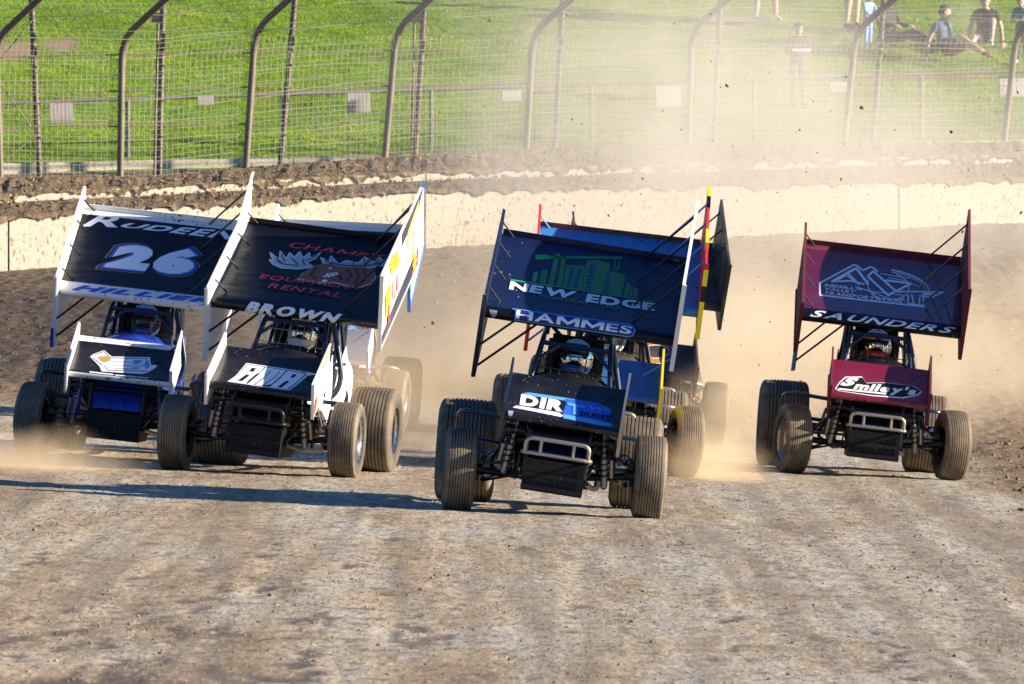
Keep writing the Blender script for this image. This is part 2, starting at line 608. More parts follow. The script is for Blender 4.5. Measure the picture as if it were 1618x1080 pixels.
tag(sheet('grass_hill', xs, ys, lambda x, y: hill_z(x, y) - 0.4 * (1 - sstep(130.7, 131.3, y - skew(x))) + fbm(x * .6, y * .6, 6) * 0.10 + fbm(x * 2.5, y * 2.5, 7) * 0.05, mat_hill(), attr=patch),
    'green grassy spectator hill with two bare patches', kind='structure')

# turf: blades in clumps over the part of the hill the lens takes in
rng = np.random.default_rng(7)
nb = 600000
gx = rng.uniform(-15, 15, nb)
gy = rng.uniform(131.6, 152.0, nb) + skew(gx)
keep = (patch(gx, gy) < rng.uniform(0.1, 0.7, nb)) & (np.abs(gx) < 0.056 * gy + 6.5)
gx, gy = gx[keep], gy[keep]
nb = len(gx)
gz = hill_z(gx, gy) + fbm(gx * .6, gy * .6, 6) * 0.10 + fbm(gx * 2.5, gy * 2.5, 7) * 0.05 - 0.01
clump = fbm(gx * 1.7, gy * 1.7, 21, 4) + 0.5
h = (0.022 + 0.055 * clump) * rng.uniform(0.6, 1.3, nb)
w = rng.uniform(0.005, 0.011, nb)
ang = rng.uniform(0, math.pi, nb)
lx, ly = rng.normal(0, 0.35, nb) * h, rng.normal(0, 0.35, nb) * h
V = np.empty((nb, 3, 3))
V[:, 0] = np.stack([gx - np.cos(ang) * w, gy - np.sin(ang) * w, gz], -1)
V[:, 1] = np.stack([gx + np.cos(ang) * w, gy + np.sin(ang) * w, gz], -1)
V[:, 2] = np.stack([gx + lx, gy + ly, gz + h], -1)
me = mesh_np('grass', V.reshape(-1, 3), np.arange(nb * 3).reshape(-1, 3), [M_GRASS])
tag(link('grass', me), 'short green grass growing on the spectator hill', kind='stuff')

# clods: small irregular lumps lying on the track and heaped on the bank
def ico():
    t = (1 + 5 ** .5) / 2
    v = np.array([(-1, t, 0), (1, t, 0), (-1, -t, 0), (1, -t, 0), (0, -1, t), (0, 1, t), (0, -1, -t), (0, 1, -t), (t, 0, -1), (t, 0, 1), (-t, 0, -1), (-t, 0, 1)], float)
    f = np.array([(0, 11, 5), (0, 5, 1), (0, 1, 7), (0, 7, 10), (0, 10, 11), (1, 5, 9), (5, 11, 4), (11, 10, 2), (10, 7, 6), (7, 1, 8),
                  (3, 9, 4), (3, 4, 2), (3, 2, 6), (3, 6, 8), (3, 8, 9), (4, 9, 5), (2, 4, 11), (6, 2, 10), (8, 6, 7), (9, 8, 1)])
    return v / np.linalg.norm(v[0]), f
IV, IF = ico()
def lumps(name, P, S, mats, seed, flatten=0.7, mi=None):
    g = np.random.default_rng(seed)
    n = len(P)
    q = g.normal(size=(n, 4))
    q /= np.linalg.norm(q, axis=1)[:, None]
    w_, x_, y_, z_ = q.T
    Rm = np.stack([1 - 2 * (y_ * y_ + z_ * z_), 2 * (x_ * y_ - z_ * w_), 2 * (x_ * z_ + y_ * w_),
                   2 * (x_ * y_ + z_ * w_), 1 - 2 * (x_ * x_ + z_ * z_), 2 * (y_ * z_ - x_ * w_),
                   2 * (x_ * z_ - y_ * w_), 2 * (y_ * z_ + x_ * w_), 1 - 2 * (x_ * x_ + y_ * y_)], -1).reshape(n, 3, 3)
    v = IV[None] * g.uniform(0.65, 1.25, (n, 12, 1)) * g.uniform(0.6, 1.3, (n, 1, 3))
    v = np.einsum('nij,nkj->nki', Rm, v) * S[:, None, None]
    v[:, :, 2] *= flatten
    v += P[:, None, :]
    F = (IF[None] + (np.arange(n) * 12)[:, None, None]).reshape(-1, 3)
    return link(name, mesh_np(name, v.reshape(-1, 3), F, mats, False, None if mi is None else np.repeat(mi, 20)))
n = 26000
yy = 44 + 62 * rng.random(n) ** 1.15
xx = rng.uniform(-1, 1, n) * (0.056 * yy + 0.4)
kk = fbm(xx * 0.9, yy * 0.15, 31, 3)
keep = rng.random(n) < np.clip(0.35 + kk * 2.2 + 0.25 * (xx > 0.5), 0.05, 1)
xx, yy = xx[keep], yy[keep]
ss = np.minimum(0.003 + rng.exponential(0.0028, len(xx)), 0.017)
P = np.stack([xx, yy, track_z(xx, yy) + ss * 0.2], -1)
M_CLOD = mat_soil('dry clod', 1.25)
M_CLODP = mat_soil('pale dry clod', 1.6)
o = lumps('track_gravel', P, ss, [M_CLOD, M_CLODP], 3, 0.7, (rng.random(len(xx)) < 0.18).astype(int))
tag(o, 'small clods and grit scattered over the race track', kind='stuff')
n = 17000
yy = 76 + 51 * rng.random(n) ** 0.7
xx = rng.uniform(-1, 1, n) * (0.056 * yy + 0.4)
yy = yy + skew(xx) * sstep(92.0, 124.0, yy)
keep = rng.random(n) < loose_mask(xx, yy) * np.clip(0.5 + fbm(xx, yy * .5, 33, 3) * 2.2, 0.08, 1)
xx, yy = xx[keep], yy[keep]
ss = np.minimum(0.007 + rng.exponential(0.008, len(xx)), 0.036)
P = np.stack([xx, yy, track_z(xx, yy) + ss * 0.25], -1)
o = lumps('loose_dirt', P, ss, [mat_soil('bank clod', 0.95), M_CLOD], 4, 0.8, (rng.random(len(xx)) < 0.35).astype(int))
tag(o, 'dark clods heaped on the banking below the wall', kind='stuff')

# ------------------------------------------------------------------ concrete wall
wall = tag(empty('concrete_wall', Matrix.Translation((0, WALL_Y, 1.8))), 'long pale concrete track wall spattered with mud below the catch fence', 'wall')
def extr(xs_, prof):
    """prof(x) -> list of (y, z); a strip mesh along x, local to the wall."""
    mb = MB()
    pr = [prof(x) for x in xs_]
    k = len(pr[0])
    vs = [(x, y + float(skew(x)) - WALL_Y, z - 1.8) for x, p in zip(xs_, pr) for (y, z) in p]
    fs = [(i * k + j, (i + 1) * k + j, (i + 1) * k + (j + 1) % k, i * k + (j + 1) % k) for i in range(len(xs_) - 1) for j in range(k)]
    fs += [tuple(range(k)), tuple((len(xs_) - 1) * k + j for j in range(k - 1, -1, -1))]
    return mb.add(vs, fs)
seams = [-26.6, -20.2, -13.6, -6.57, -1.15, 5.2, 11.9, 18.5, 25.0]
for a, b_ in zip(seams[:-1], seams[1:]):
    xs_ = np.linspace(a + 0.012, b_ - 0.012, 14)
    extr(xs_, lambda x: [(126.0, wall_base(x) - 0.9), (126.0, wall_top(x) - 0.025), (126.025, wall_top(x)), (126.5, wall_top(x)), (126.5, wall_base(x) - 0.9)]).build('wall_panel', M_CONC, wall, angle=30)
    extr(xs_, lambda x: [(127.1, curb_foot(x) - 0.5), (127.1, curb_foot(x) + 0.10), (127.4, curb_foot(x) + 0.10), (127.4, curb_foot(x) - 0.5)]).build('wall_cap', M_CONC, wall, angle=30)
# flung clay lying on the ledges, its edge hanging over the concrete in teeth
def ledge(name, rows, seed, label):
    xs_ = axis([(-26, -9, 0.5), (-9, 9, 0.025), (9, 25, 0.5)])
    V = []
    for k, (y, zf, amp, edge) in enumerate(rows):
        yy_ = np.full_like(xs_, y)
        z = zf(xs_) + fbm(xs_ * 3, yy_ * 4, seed + k, 4) * amp + fbm(xs_ * 14, yy_ * 9, seed + 9 + k, 2) * amp * 0.6
        if edge:
            t = np.clip(fbm(xs_ * 5.5, yy_, seed + 40, 3) * 2.0 + 0.22 + np.maximum(0, fbm(xs_ * 15, yy_, seed + 44, 2)) * 2.2, 0, 1.3)
            z = z - t * edge
        V.append(np.stack([xs_, yy_ + skew(xs_) + (fbm(xs_ * 9, yy_, seed + 60 + k, 2) * 0.05 if not edge else 0), z], -1))
    V = np.array(V)
    nr, nx = V.shape[:2]
    i = (np.arange(nr - 1)[:, None] * nx + np.arange(nx - 1)[None, :]).ravel()
    o = link(name, mesh_np(name, V.reshape(-1, 3), np.stack([i, i + 1, i + nx + 1, i + nx], -1), [M_SOIL], True))
    return tag(o, label, kind='structure')
cf = curb_foot
ledge('soil_ledge', [(125.975, lambda x: wall_top(x) + 0.01, .02, .07), (126.02, lambda x: wall_top(x) + .035, .03, 0), (126.25, lambda x: wall_top(x) + .05, .07, 0),
                     (126.55, lambda x: wall_top(x) * .7 + cf(x) * .3, .08, 0), (126.85, lambda x: wall_top(x) * .3 + cf(x) * .7, .08, 0), (127.12, lambda x: cf(x) + .0, .03, 0)], 100,
      'band of flung clay lying on top of the concrete wall')
ledge('soil_mound', [(127.07, lambda x: cf(x) + .095, .03, .095), (127.11, lambda x: cf(x) + .125, .03, 0), (127.3, lambda x: cf(x) * .8 + mound_top(x) * .2 + .03, .07, 0),
                     (127.6, lambda x: cf(x) * .5 + mound_top(x) * .5, .10, 0), (127.9, lambda x: cf(x) * .2 + mound_top(x) * .8, .10, 0), (128.2, lambda x: mound_top(x), .09, 0),
                     (128.6, lambda x: mound_top(x) - .02, .09, 0), (129.2, lambda x: mound_top(x) - .12, .08, 0), (130.4, lambda x: hill_foot(x) - .05, .03, 0)], 200,
      'ridge of dark soil piled along the foot of the catch fence')
# lumps on the ledges
n = 5200
xx = rng.uniform(-8, 8, n)
yy = np.where(rng.random(n) < .4, rng.uniform(126.05, 127.05, n), rng.uniform(127.2, 128.7, n))
t1, t2 = np.clip((yy - 126) / 1.1, 0, 1), np.clip((yy - 127.1) / 1.1, 0, 1)
zz = np.where(yy < 127.1, wall_top(xx) * (1 - t1) + cf(xx) * t1 + .03, (cf(xx) + .12) * (1 - t2) + mound_top(xx) * t2)
o = lumps('ledge_dirt', np.stack([xx, yy + skew(xx), zz], -1), np.minimum(0.006 + rng.exponential(0.008, n), .035), [M_CLOD, M_SOIL], 8, 0.8, (rng.random(n) < 0.5).astype(int))
tag(o, 'clods lying on the ledges above the wall', kind='stuff')

# ------------------------------------------------------------------ catch fence
M_POST = paint('weathered fence post', (0.12, 0.10, 0.085), 0.6, 0.3, flecks=1.0, dusty=0.35)
M_WIRE = paint('galvanised wire', (0.58, 0.52, 0.42), 0.6, 0.0, dusty=0.4)
M_CABLE = paint('muddy cable', (0.20, 0.165, 0.125), 0.7, 0.2, dusty=0.7)
FY = 128.6
fence = tag(empty('catch_fence', Matrix.Translation((0, FY, 2.9))), 'tall wire catch fence with bent and straight posts above the track wall', 'fence')
def fl(px, py, dy=0.0):
    p = at(px, py, FY + dy + float(skew((px - CX) / FPX * FY)))
    return Vector((p.x, p.y - FY, p.z - 2.9))
ARM = Vector((0.44, -0.45, 0.38))
for base, top, bendp, side in (((1, 290), None, (-6, 62), 0), ((190, 290), None, (193, 62), 0), ((388, 275), None, (403, 48), 0), ((607, 265), None, (626, 47), 0),
                               ((831, 250), None, (842, 52), 0), ((1087, 245), None, (1093, 48), 0), ((1333, 240), None, (1352, 50), 0), ((1585, 238), None, (1606, 50), 0),
                               ((-205, 292), None, (-198, 64), 0), ((-410, 292), None, (-400, 64), 0), ((1800, 238), None, (1816, 50), 0), ((2010, 238), None, (2024, 50), 0)):
    b0, b1 = fl(*base), fl(*bendp)
    MB().tube([b0, b1, b1 + ARM * 2.8], 0.046, 10, bend=0.28).build('bent_post', M_POST, fence)
for base, top in (((63, 290), (50, 0)), ((251, 295), (258, 0)), ((442, 275), (466, 0)), ((655, 262), (671, 0)), ((876, 248), (889, 0)), ((1127, 242), (1138, 0)), ((1378, 240), (1396, 0)), ((1622, 238), (1640, 0)), ((-140, 292), (-148, 0)), ((-340, 292), (-350, 0)), ((1850, 238), (1868, 0)), ((2060, 238), (2078, 0))):
    b0, b1 = fl(*base, dy=0.35), fl(*top, dy=0.35)
    mb = MB().tube([b0, b1 + (b1 - b0) * 0.25], 0.041, 10)
    o = mb.build('straight_post', M_POST, fence)
for px in (245, 650):                      # thin pipe leaning beside a post, with the box it carries
    b0 = fl(px - 1, 280, .5)
    b1 = fl(px + 5, 30, .5)
    MB().tube([b0, b1], 0.018, 6).build('conduit', M_POST, fence)
    MB().box(b1 + Vector((0, 0, .02)), (.16, .10, .13)).build('lamp_box', M_POST, fence)
def wire_x(mb, zf, r, amp, seed, n=3, xs_=None, curved=0.0):
    xs_ = np.arange(-12.9, 12.91, 0.43) if xs_ is None else xs_
    pts = []
    for x in xs_:
        pts.append((x, float(skew(x)) - curved * .8 + 0.01 * mnoise.noise((x, seed, 0)), zf(x) - 2.9 + amp * mnoise.noise((x * .5, seed * 3.1, 5))))
    mb.tube(pts, r, n, cap=False)
BENDZ = 4.62
mb = MB()
zrow = 0.0
k = 0
def lowz(x):
    return float(mound_top(x)) - 0.06
while zrow < 3.3:
    def zf(x, zrow=zrow):
        return lowz(x) + zrow
    over = max(0.0, zrow + 2.9 - BENDZ)
    wire_x(mb, zf, 0.0034 if k % 4 else 0.0058, 0.08, k, curved=over * 1.1)
    zrow += 0.068
    k += 1
for i, x in enumerate(np.arange(-12.9, 12.9, 0.072)):
    j = 0.012 * mnoise.noise((x * 7, 1.5, 0))
    z0 = lowz(x) - 2.9
    sk = float(skew(x))
    p1 = Vector((x + j + .03, sk, BENDZ - 2.9))
    mb.tube([(x, sk, z0), (x + j, sk, z0 + .8), p1 - Vector((0, 0, .25)), p1 + Vector((0.05, -.06, .06)), p1 + ARM * 0.8, p1 + ARM * 2.4], 0.0022, 3, cap=False)
o = mb.build('wire_mesh', M_WIRE, fence)
o['kind'] = 'stuff'
for c, py0, py1 in ((0, 93, 62), (1, 203, 172), (2, 148, 118)):
    mb = MB()
    pts = []
    for x in np.linspace(-12.9, 12.9, 90):
        t = (x + 6.9) / 13.8
        p = at(809, py0 + (py1 - py0) * t, FY)
        pts.append((x, float(skew(x)) + 0.02, p.z - 2.9 + .03 * mnoise.noise((x * 1.1, c * 7.7, 0))))
    mb.tube(pts, 0.011, 6)
    mb.build('cable', M_CABLE, fence)
for a, b_ in (((-2, 98), (50, 32)), ((-2, 128), (52, 205)), ((6, 252), (60, 212))):
    MB().tube([fl(*a, dy=.1), fl(*b_, dy=.1)], 0.012, 6).build('brace_cable', M_CABLE, fence)

# low fence at the foot of the hill, its boards and the white kerb below it
LY = 132.2
M_RAIL = paint('grey rail pipe', (0.17, 0.165, 0.155), 0.5, 0.4, dusty=0.4)
low = tag(empty('rail_fence', Matrix.Translation((0, LY, 3.0))), 'low grey pipe rail fence at the foot of the grassy hill', 'fence')
def railz(x):
    return 3.78 + (x + 7.1) / 14.2 * 0.5
MB().tube([(x, float(skew(x)), railz(x) - 3.0) for x in np.linspace(-14, 14, 46)], 0.026, 8).build('rail', M_RAIL, low)
for px in (-510, -270, -30, 210, 450, 682, 935, 1195, 1465, 1730, 1990, 2250):
    x = (px - CX) / FPX * LY
    sk = float(skew(x))
    MB().tube([(x, sk, float(hill_z(x, LY + sk)) - 3.2), (x, sk, railz(x) - 3.0)], 0.032, 8).build('post', M_RAIL, low)
M_BOARD = paint('weathered board back', (0.30, 0.29, 0.28), 0.8, dusty=0.5)
M_BOARDW = paint('pale board back', (0.42, 0.41, 0.39), 0.7, dusty=0.4)
for px, py, w_, h_, lab, mt in ((97, 178, 38, 32, 'dark grey square board on the low fence near the leftmost posts', M_BOARD), (325, 158, 27, 15, 'small grey board hanging just under the rail behind the second bent post', M_BOARD),
                            (567, 162, 38, 31, 'square grey board hanging on the low fence, left of the leaning box and pipe', M_BOARD), (808, 151, 31, 16, 'thin pale grey board hanging beside the middle bent post', M_BOARDW),
                            (1056, 152, 42, 32, 'pale board half lost in the thick of the dust', M_BOARDW), (1325, 137, 28, 17, 'thin white board in the dust below the toddler in light blue', M_BOARDW),
                            (1599, 137, 42, 31, 'clean white board on the low fence below the child in teal', M_BOARDW)):
    dd = LY - 0.06 + float(skew((px - CX) / FPX * LY))
    p = at(px, py, dd)
    s = dd / FPX
    t = tag(empty('sign_board', Matrix.Translation((p.x, p.y, p.z)) @ Matrix.Rotation(math.atan(.32), 4, 'Z') @ Matrix.Rotation(R(-1.5), 4, 'Y')), lab, 'sign', 'sign boards hung along the low fence')
    mb = MB()
    MB().box((0, 0, 0), (w_ * s, 0.012, h_ * s)).build('board', mt, t)
    nb_ = 6
    for i in range(nb_):
        MB().box(((i + .5) / nb_ * w_ * s - w_ * s / 2, -0.004, 0), (w_ * s / nb_ * .85, 0.01, h_ * s * .98)).build('slat', mt, t)
curb = tag(empty('low_kerb', Matrix.Translation((0, 131.4, 3.0))), 'pale concrete kerb running along the foot of the grassy hill', 'kerb')
for a in np.arange(-15, 15, 3.0):
    xs_ = np.linspace(a + .008, a + 2.992, 5)
    mb = MB()
    pr = [[(x, float(skew(x)) + dy, float(hill_foot(x)) - h_) for dy, h_ in ((-.12, 3.3), (-.12, 2.90), (.12, 2.90), (.12, 3.3))] for x in xs_]
    mb.add([v for p in pr for v in p], [(i * 4 + j, i * 4 + 4 + j, i * 4 + 4 + (j + 1) % 4, i * 4 + (j + 1) % 4) for i in range(4) for j in range(4)] + [(0, 1, 2, 3), (19, 18, 17, 16)])
    mb.build('kerb_segment', M_CONC, curb, angle=30)
# ------------------------------------------------------------------ lettering and marks laid on wings
from mathutils.geometry import tessellate_polygon
_txt = {}
def _glyph(ch, bold, shear):
    """Filled outline of one letter: points, faces, left and right edge."""
    key = (ch, bold, shear)
    if key in _txt:
        return _txt[key]
    if ch == 'M':                                        # drawn by hand: heavy splayed M of the cap height
        H = max(v[1] for v in _glyph('H', bold, 0)[0])
        h0 = min(v[1] for v in _glyph('H', bold, 0)[0])
        W, a, k = (H - h0) * 1.15, .10 + 2.2 * bold, H - h0
        pts = [(0, 0), (0, 1), (a * 1.25, 1), (W / 2, .42), (W - a * 1.25, 1), (W, 1), (W, 0), (W - a, 0), (W - a, .58), (W / 2, .06), (a, .58), (a, 0)]
        pts = [(x + shear * (h0 + y * k), h0 + y * k) for x, y in pts]
        tr = tessellate_polygon([[Vector((x, y, 0)) for x, y in pts]])
        _txt[key] = (pts, [list(t) for t in tr], 0.0, W)
        return _txt[key]
    cu = bpy.data.curves.new('lettering', 'FONT')
    cu.body = ch
    cu.offset = bold
    cu.resolution_u = 3
    o = bpy.data.objects.new('lettering', cu)
    COL.objects.link(o)
    bpy.context.view_layer.update()
    dg = bpy.context.evaluated_depsgraph_get()
    me = bpy.data.meshes.new_from_object(o.evaluated_get(dg))
    vs = [(v.co.x, v.co.y) for v in me.vertices]
    fs = [list(p.vertices) for p in me.polygons]
    bpy.data.objects.remove(o)
    bpy.data.curves.remove(cu)
    bpy.data.meshes.remove(me)
    x0, x1 = min(v[0] for v in vs), max(v[0] for v in vs)
    _txt[key] = ([(x - x0 + shear * y, y) for x, y in vs], fs, 0.0, x1 - x0)
    return _txt[key]
def text_mesh(s, bold=0.0, shear=0.0, space=1.0):
    """Filled letters set side by side and scaled into the unit box."""
    vs, fs, x = [], [], 0.0
    for ch in s:
        p, f, _, w_ = _glyph(ch, bold, shear)
        o = len(vs)
        vs += [(x + a, b_) for a, b_ in p]
        fs += [[i + o for i in q] for q in f]
        x += w_ + .075 + (space - 1.0) * .5
    x0, x1 = min(v[0] for v in vs), max(v[0] for v in vs)
    y0, y1 = min(v[1] for v in vs), max(v[1] for v in vs)
    return [((a - x0) / (x1 - x0), (b_ - y0) / (y1 - y0)) for a, b_ in vs], fs, (x1 - x0, y1 - y0)
def bil(q, u, v):
    """quad TL, TR, BR, BL; u across, v up from the bottom edge."""
    tl, tr, br, bl = q
    return tuple((bl[i] * (1 - u) + br[i] * u) * (1 - v) + (tl[i] * (1 - u) + tr[i] * u) * v for i in (0, 1))
def inv_bil(q, p):
    u = v = 0.5
    for _ in range(12):
        x, y = bil(q, u, v)
        ex, ey = p[0] - x, p[1] - y
        e = 1e-4
        xu, yu = bil(q, u + e, v)
        xv, yv = bil(q, u, v + e)
        a, b_, c, d = (xu - x) / e, (xv - x) / e, (yu - y) / e, (yv - y) / e
        det = a * d - b_ * c
        u += (ex * d - ey * b_) / det
        v += (ey * a - ex * c) / det
    return u, v
def T(s, tl, tr, br, bl, bold=0.02, grow=0.0, shear=0.0, space=1.0):
    """Lettering drawn in a quad of the design's own drawing units."""
    vs, fs, (w, h) = text_mesh(s, bold, shear, space)
    out = []
    gu, gv = grow / max(w, 1e-6), grow / max(h, 1e-6)
    pts = [bil((tl, tr, br, bl), -gu + u * (1 + 2 * gu), -gv + v * (1 + 2 * gv)) for u, v in vs]
    return [[pts[i] for i in f] for f in fs]
def S(pts, w, closed=False):
    """A pen stroke of width w along points."""
    out = []
    P = [Vector(p) for p in pts]
    n = len(P)
    for i in range(n if closed else n - 1):
        a, b_ = P[i], P[(i + 1) % n]
        d = (b_ - a)
        if d.length < 1e-6:
            continue
        d.normalize()
        k = Vector((-d.y, d.x)) * w / 2
        e = d * w * 0.25
        out.append([tuple(a - e + k), tuple(a - e - k), tuple(b_ + e - k), tuple(b_ + e + k)])
    return out
def arc(cx_, cy_, rx, ry, a0, a1, rot=0.0, n=18):
    o = []
    for i in range(n + 1):
        a = R(a0 + (a1 - a0) * i / n)
        x, y = rx * math.cos(a), ry * math.sin(a)
        c, s = math.cos(R(rot)), math.sin(R(rot))
        o.append((cx_ + x * c - y * s, cy_ + x * s + y * c))
    return o

class Foil:
    """A wing section swept across x: chord c back, n up from the chord line, nose low and forward."""
    def __init__(self, half, chord, pitch, y0, z0, thick=0.10, nose=0.05, dish=0.03):
        self.half, self.chord, self.p, self.y0, self.z0 = half, chord, R(pitch), y0, z0
        top = []
        for i in range(17):
            t = i / 16
            c = chord - (chord - nose) * t
            s = (c - nose) / (chord - nose)
            top.append((c, -dish * 4 * s * (1 - s) * (0.6 + .4 * s)))
        arcp = [(nose - nose * math.sin(R(a)), -nose + nose * math.cos(R(a))) for a in range(15, 181, 15)]
        bot = []
        for i in range(1, 9):
            t = i / 8
            bot.append((nose + (chord - nose) * t, -2 * nose * (1 - t) ** 1.0 - thick * 0.35 * math.sin(math.pi * t) - 0.012))
        self.prof = top + arcp + bot
        self.ntop = len(top)
        vis = top + arcp
        zs = [self.to3(0, c, n)[2] for c, n in vis]
        k = zs.index(min(zs))
        vis = vis[:k + 1][::-1]
        self.vis = vis
        zz = [self.to3(0, c, n)[2] for c, n in vis]
        self.zt = [(z - zz[0]) / (zz[-1] - zz[0]) for z in zz]
    def to3(self, x, c, n):
        return (x, self.y0 + c * math.cos(self.p) - n * math.sin(self.p), self.z0 + c * math.sin(self.p) + n * math.cos(self.p))
    def on(self, u, v, lift):
        """u, v in [0, 1] as seen from the front -> point lifted off the skin."""
        v = min(max(v, 0.0), 0.9999)
        k = max(i for i in range(len(self.zt) - 1) if self.zt[i] <= v + 1e-9)
        t = (v - self.zt[k]) / max(1e-9, self.zt[k + 1] - self.zt[k])
        a, b_ = self.vis[k], self.vis[k + 1]
        c, n = a[0] + (b_[0] - a[0]) * t, a[1] + (b_[1] - a[1]) * t
        tx, tn = b_[0] - a[0], b_[1] - a[1]
        l = math.hypot(tx, tn)
        c, n = c - tn / l * lift, n + tx / l * lift
        return self.to3((u - .5) * 2 * self.half, c, n)
    def skin(self, nosev=0.0, tev=1.1):
        """Mesh; material 0 skin, 1 nose band below nosev, 2 trailing strip above tev, 3 underside."""
        mb = MB()
        n = len(self.prof)
        cols = 7
        for i in range(cols):
            x = -self.half + 2 * self.half * i / (cols - 1)
            mb.v += [self.to3(x, c, nn) for c, nn in self.prof]
        vz = [(self.to3(0, c, nn)[2]) for c, nn in self.prof]
        z0, z1 = min(vz[:self.ntop + 11]), vz[0]
        for i in range(cols - 1):
            for j in range(n):
                k = (j + 1) % n
                mb.f.append((i * n + j, i * n + k, (i + 1) * n + k, (i + 1) * n + j))
                v = ((vz[j] + vz[k]) / 2 - z0) / (z1 - z0)
                mb.m.append(3 if j >= self.ntop + 10 else (1 if v < nosev else (2 if v > tev else 0)))
        mb.f += [tuple(range(n)), tuple((cols - 1) * n + j for j in range(n - 1, -1, -1))]
        mb.m += [3, 3]
        return mb
    def decal(self, name, polys, quad, crop, mat, layer=0, parent=None):
        ox, oy, s = crop
        bm = bmesh.new()
        for poly in polys:
            uv = [inv_bil(quad, (ox + p[0] / s, oy + p[1] / s)) for p in poly]
            pts = [bm.verts.new((u, v, 0)) for u, v in uv]
            tris = [(0, 1, 2)] if len(pts) == 3 else tessellate_polygon([[Vector((u, v, 0)) for u, v in uv]])
            for t in tris:
                try:
                    bm.faces.new([pts[i] for i in t])
                except ValueError:
                    pass
        v0, v1 = min(v.co.y for v in bm.verts), max(v.co.y for v in bm.verts)
        for vk in self.zt[1:-1]:
            if not v0 < vk < v1:
                continue
            bmesh.ops.bisect_plane(bm, geom=bm.verts[:] + bm.edges[:] + bm.faces[:], plane_co=(0, vk, 0), plane_no=(0, 1, 0), dist=1e-6)
        for v in bm.verts:
            v.co = self.on(v.co.x, v.co.y, 0.0015 + 0.0007 * layer)
        for f in bm.faces:
            f.normal_update()
            if f.normal.y > 0.05 and f.normal.z < 0.3 or f.normal.z < -0.2:
                f.normal_flip()
        me = bpy.data.meshes.new(name)
        bm.to_mesh(me)
        bm.free()
        me.materials.append(mat)
        return link(name, me, parent)

# ------------------------------------------------------------------ wheels
def mat_tyre():
    m, nt, b = nodes_of('dusty ribbed rubber')
    co = objco(nt)
    sep = nt.nodes.new('ShaderNodeSeparateXYZ')
    L(nt, co, sep.inputs[0])
    att = nt.nodes.new('ShaderNodeAttribute')
    att.attribute_name = 'tread'
    n = noise_tex(nt, co, 14.0, 3.0)
    n2 = noise_tex(nt, co, 60.0, 2.0)
    dust = mix(nt, n, (0.15, 0.112, 0.072), (0.24, 0.185, 0.122))
    rub = mix(nt, n2, (0.016, 0.015, 0.015), (0.035, 0.03, 0.026))
    f = fmath(nt, 'MULTIPLY', att.outputs['Fac'], fmath(nt, 'ADD', 0.25, fmath(nt, 'MULTIPLY', ramp(nt, noise_tex(nt, co, 5.0, 4.0, 0.65), [(0.35, (.2, .2, .2)), (0.62, (1, 1, 1))]), 0.75)), clamp=True)
    L(nt, mix(nt, f, rub, dust), b.inputs['Base Color'])
    b.inputs['Roughness'].default_value = 0.78
    bump(nt, b, n2, 0.3, 0.004)
    return m
M_TYRE = mat_tyre()
M_BLACK = paint('satin black metal', (0.008, 0.009, 0.011), 0.35, 0.0, flecks=0.25, dusty=0.03, fleck_col=DUST)
M_DARK = paint('dark oily metal', (0.022, 0.022, 0.024), 0.4, 0.5, flecks=0.4, dusty=0.1, fleck_col=DUST)
M_STEEL = paint('bare tube steel', (0.42, 0.40, 0.37), 0.35, 0.85, dusty=0.35)
M_ALU = paint('polished alloy', (0.60, 0.60, 0.60), 0.25, 1.0, dusty=0.25)
M_CHROME = paint('brushed exhaust', (0.45, 0.40, 0.36), 0.22, 1.0, dusty=0.12)
M_WHITE = paint('white vinyl', (0.80, 0.79, 0.77), 0.45, flecks=0.25, dusty=0.12)
M_WHITEM = paint('mud flecked white', (0.78, 0.77, 0.75), 0.45, flecks=0.95, dusty=0.15, fscale=30)
M_TXT = paint('white print', (0.88, 0.89, 0.90), 0.45, flecks=0.1, dusty=0.02)
M_SUIT = flat('dark racing suit', (0.03, 0.03, 0.035), 0.8)
M_SEAT = flat('black padding', (0.012, 0.012, 0.012), 0.8)
M_SKIN = flat('skin', (0.55, 0.34, 0.24), 0.55)

_wheel = {}
def tyre_mesh(rad, w, ribs, key):
    if key in _wheel:
        return _wheel[key]
    ri = 0.195
    hw = w / 2
    side = [(-hw * .80, ri, 0), (-hw * .95, ri + .012, .1), (-hw * 1.02, ri + (rad - ri) * .35, .35), (-hw * 1.03, ri + (rad - ri) * .6, .6), (-hw * .99, rad - .05, .8), (-hw * .93, rad - .022, 1), (-hw * .86, rad - .009, 1)]
    tread = []
    a, b_ = -hw * .80, hw * .80
    pitch = (b_ - a) / ribs
    g = min(.0055, pitch * .14)
    def crown(x):
        return rad - .010 * (x / hw) ** 2
    for i in range(ribs):
        x0, x1 = a + pitch * i, a + pitch * (i + 1)
        tread += [(x0 + g, crown(x0), 1), ((x0 + x1) / 2, crown((x0 + x1) / 2) + .001, 1), (x1 - g, crown(x1), 1)]
        if i < ribs - 1:
            tread += [(x1 - g * .8, crown(x1) - .013, 0), (x1 + g * .8, crown(x1) - .013, 0)]
    prof = side + tread + [(-x, r, t) for x, r, t in side[::-1]]
    mb = MB()
    mb.lathe([(x, r) for x, r, t in prof], 64)
    me = bpy.data.meshes.new('tyre')
    me.from_pydata(mb.v, [], mb.f)
    me.materials.append(M_TYRE)
    at_ = me.attributes.new('tread', 'FLOAT', 'POINT')
    at_.data.foreach_set('value', np.tile(np.array([t for _, _, t in prof], np.float32), 64))
    bm = bmesh.new()
    bm.from_mesh(me)
    bmesh.ops.recalc_face_normals(bm, faces=bm.faces)
    bm.to_mesh(me)
    bm.free()
    me.polygons.foreach_set('use_smooth', [True] * len(me.polygons))
    me.set_sharp_from_angle(angle=R(38))
    _wheel[key] = me
    return me
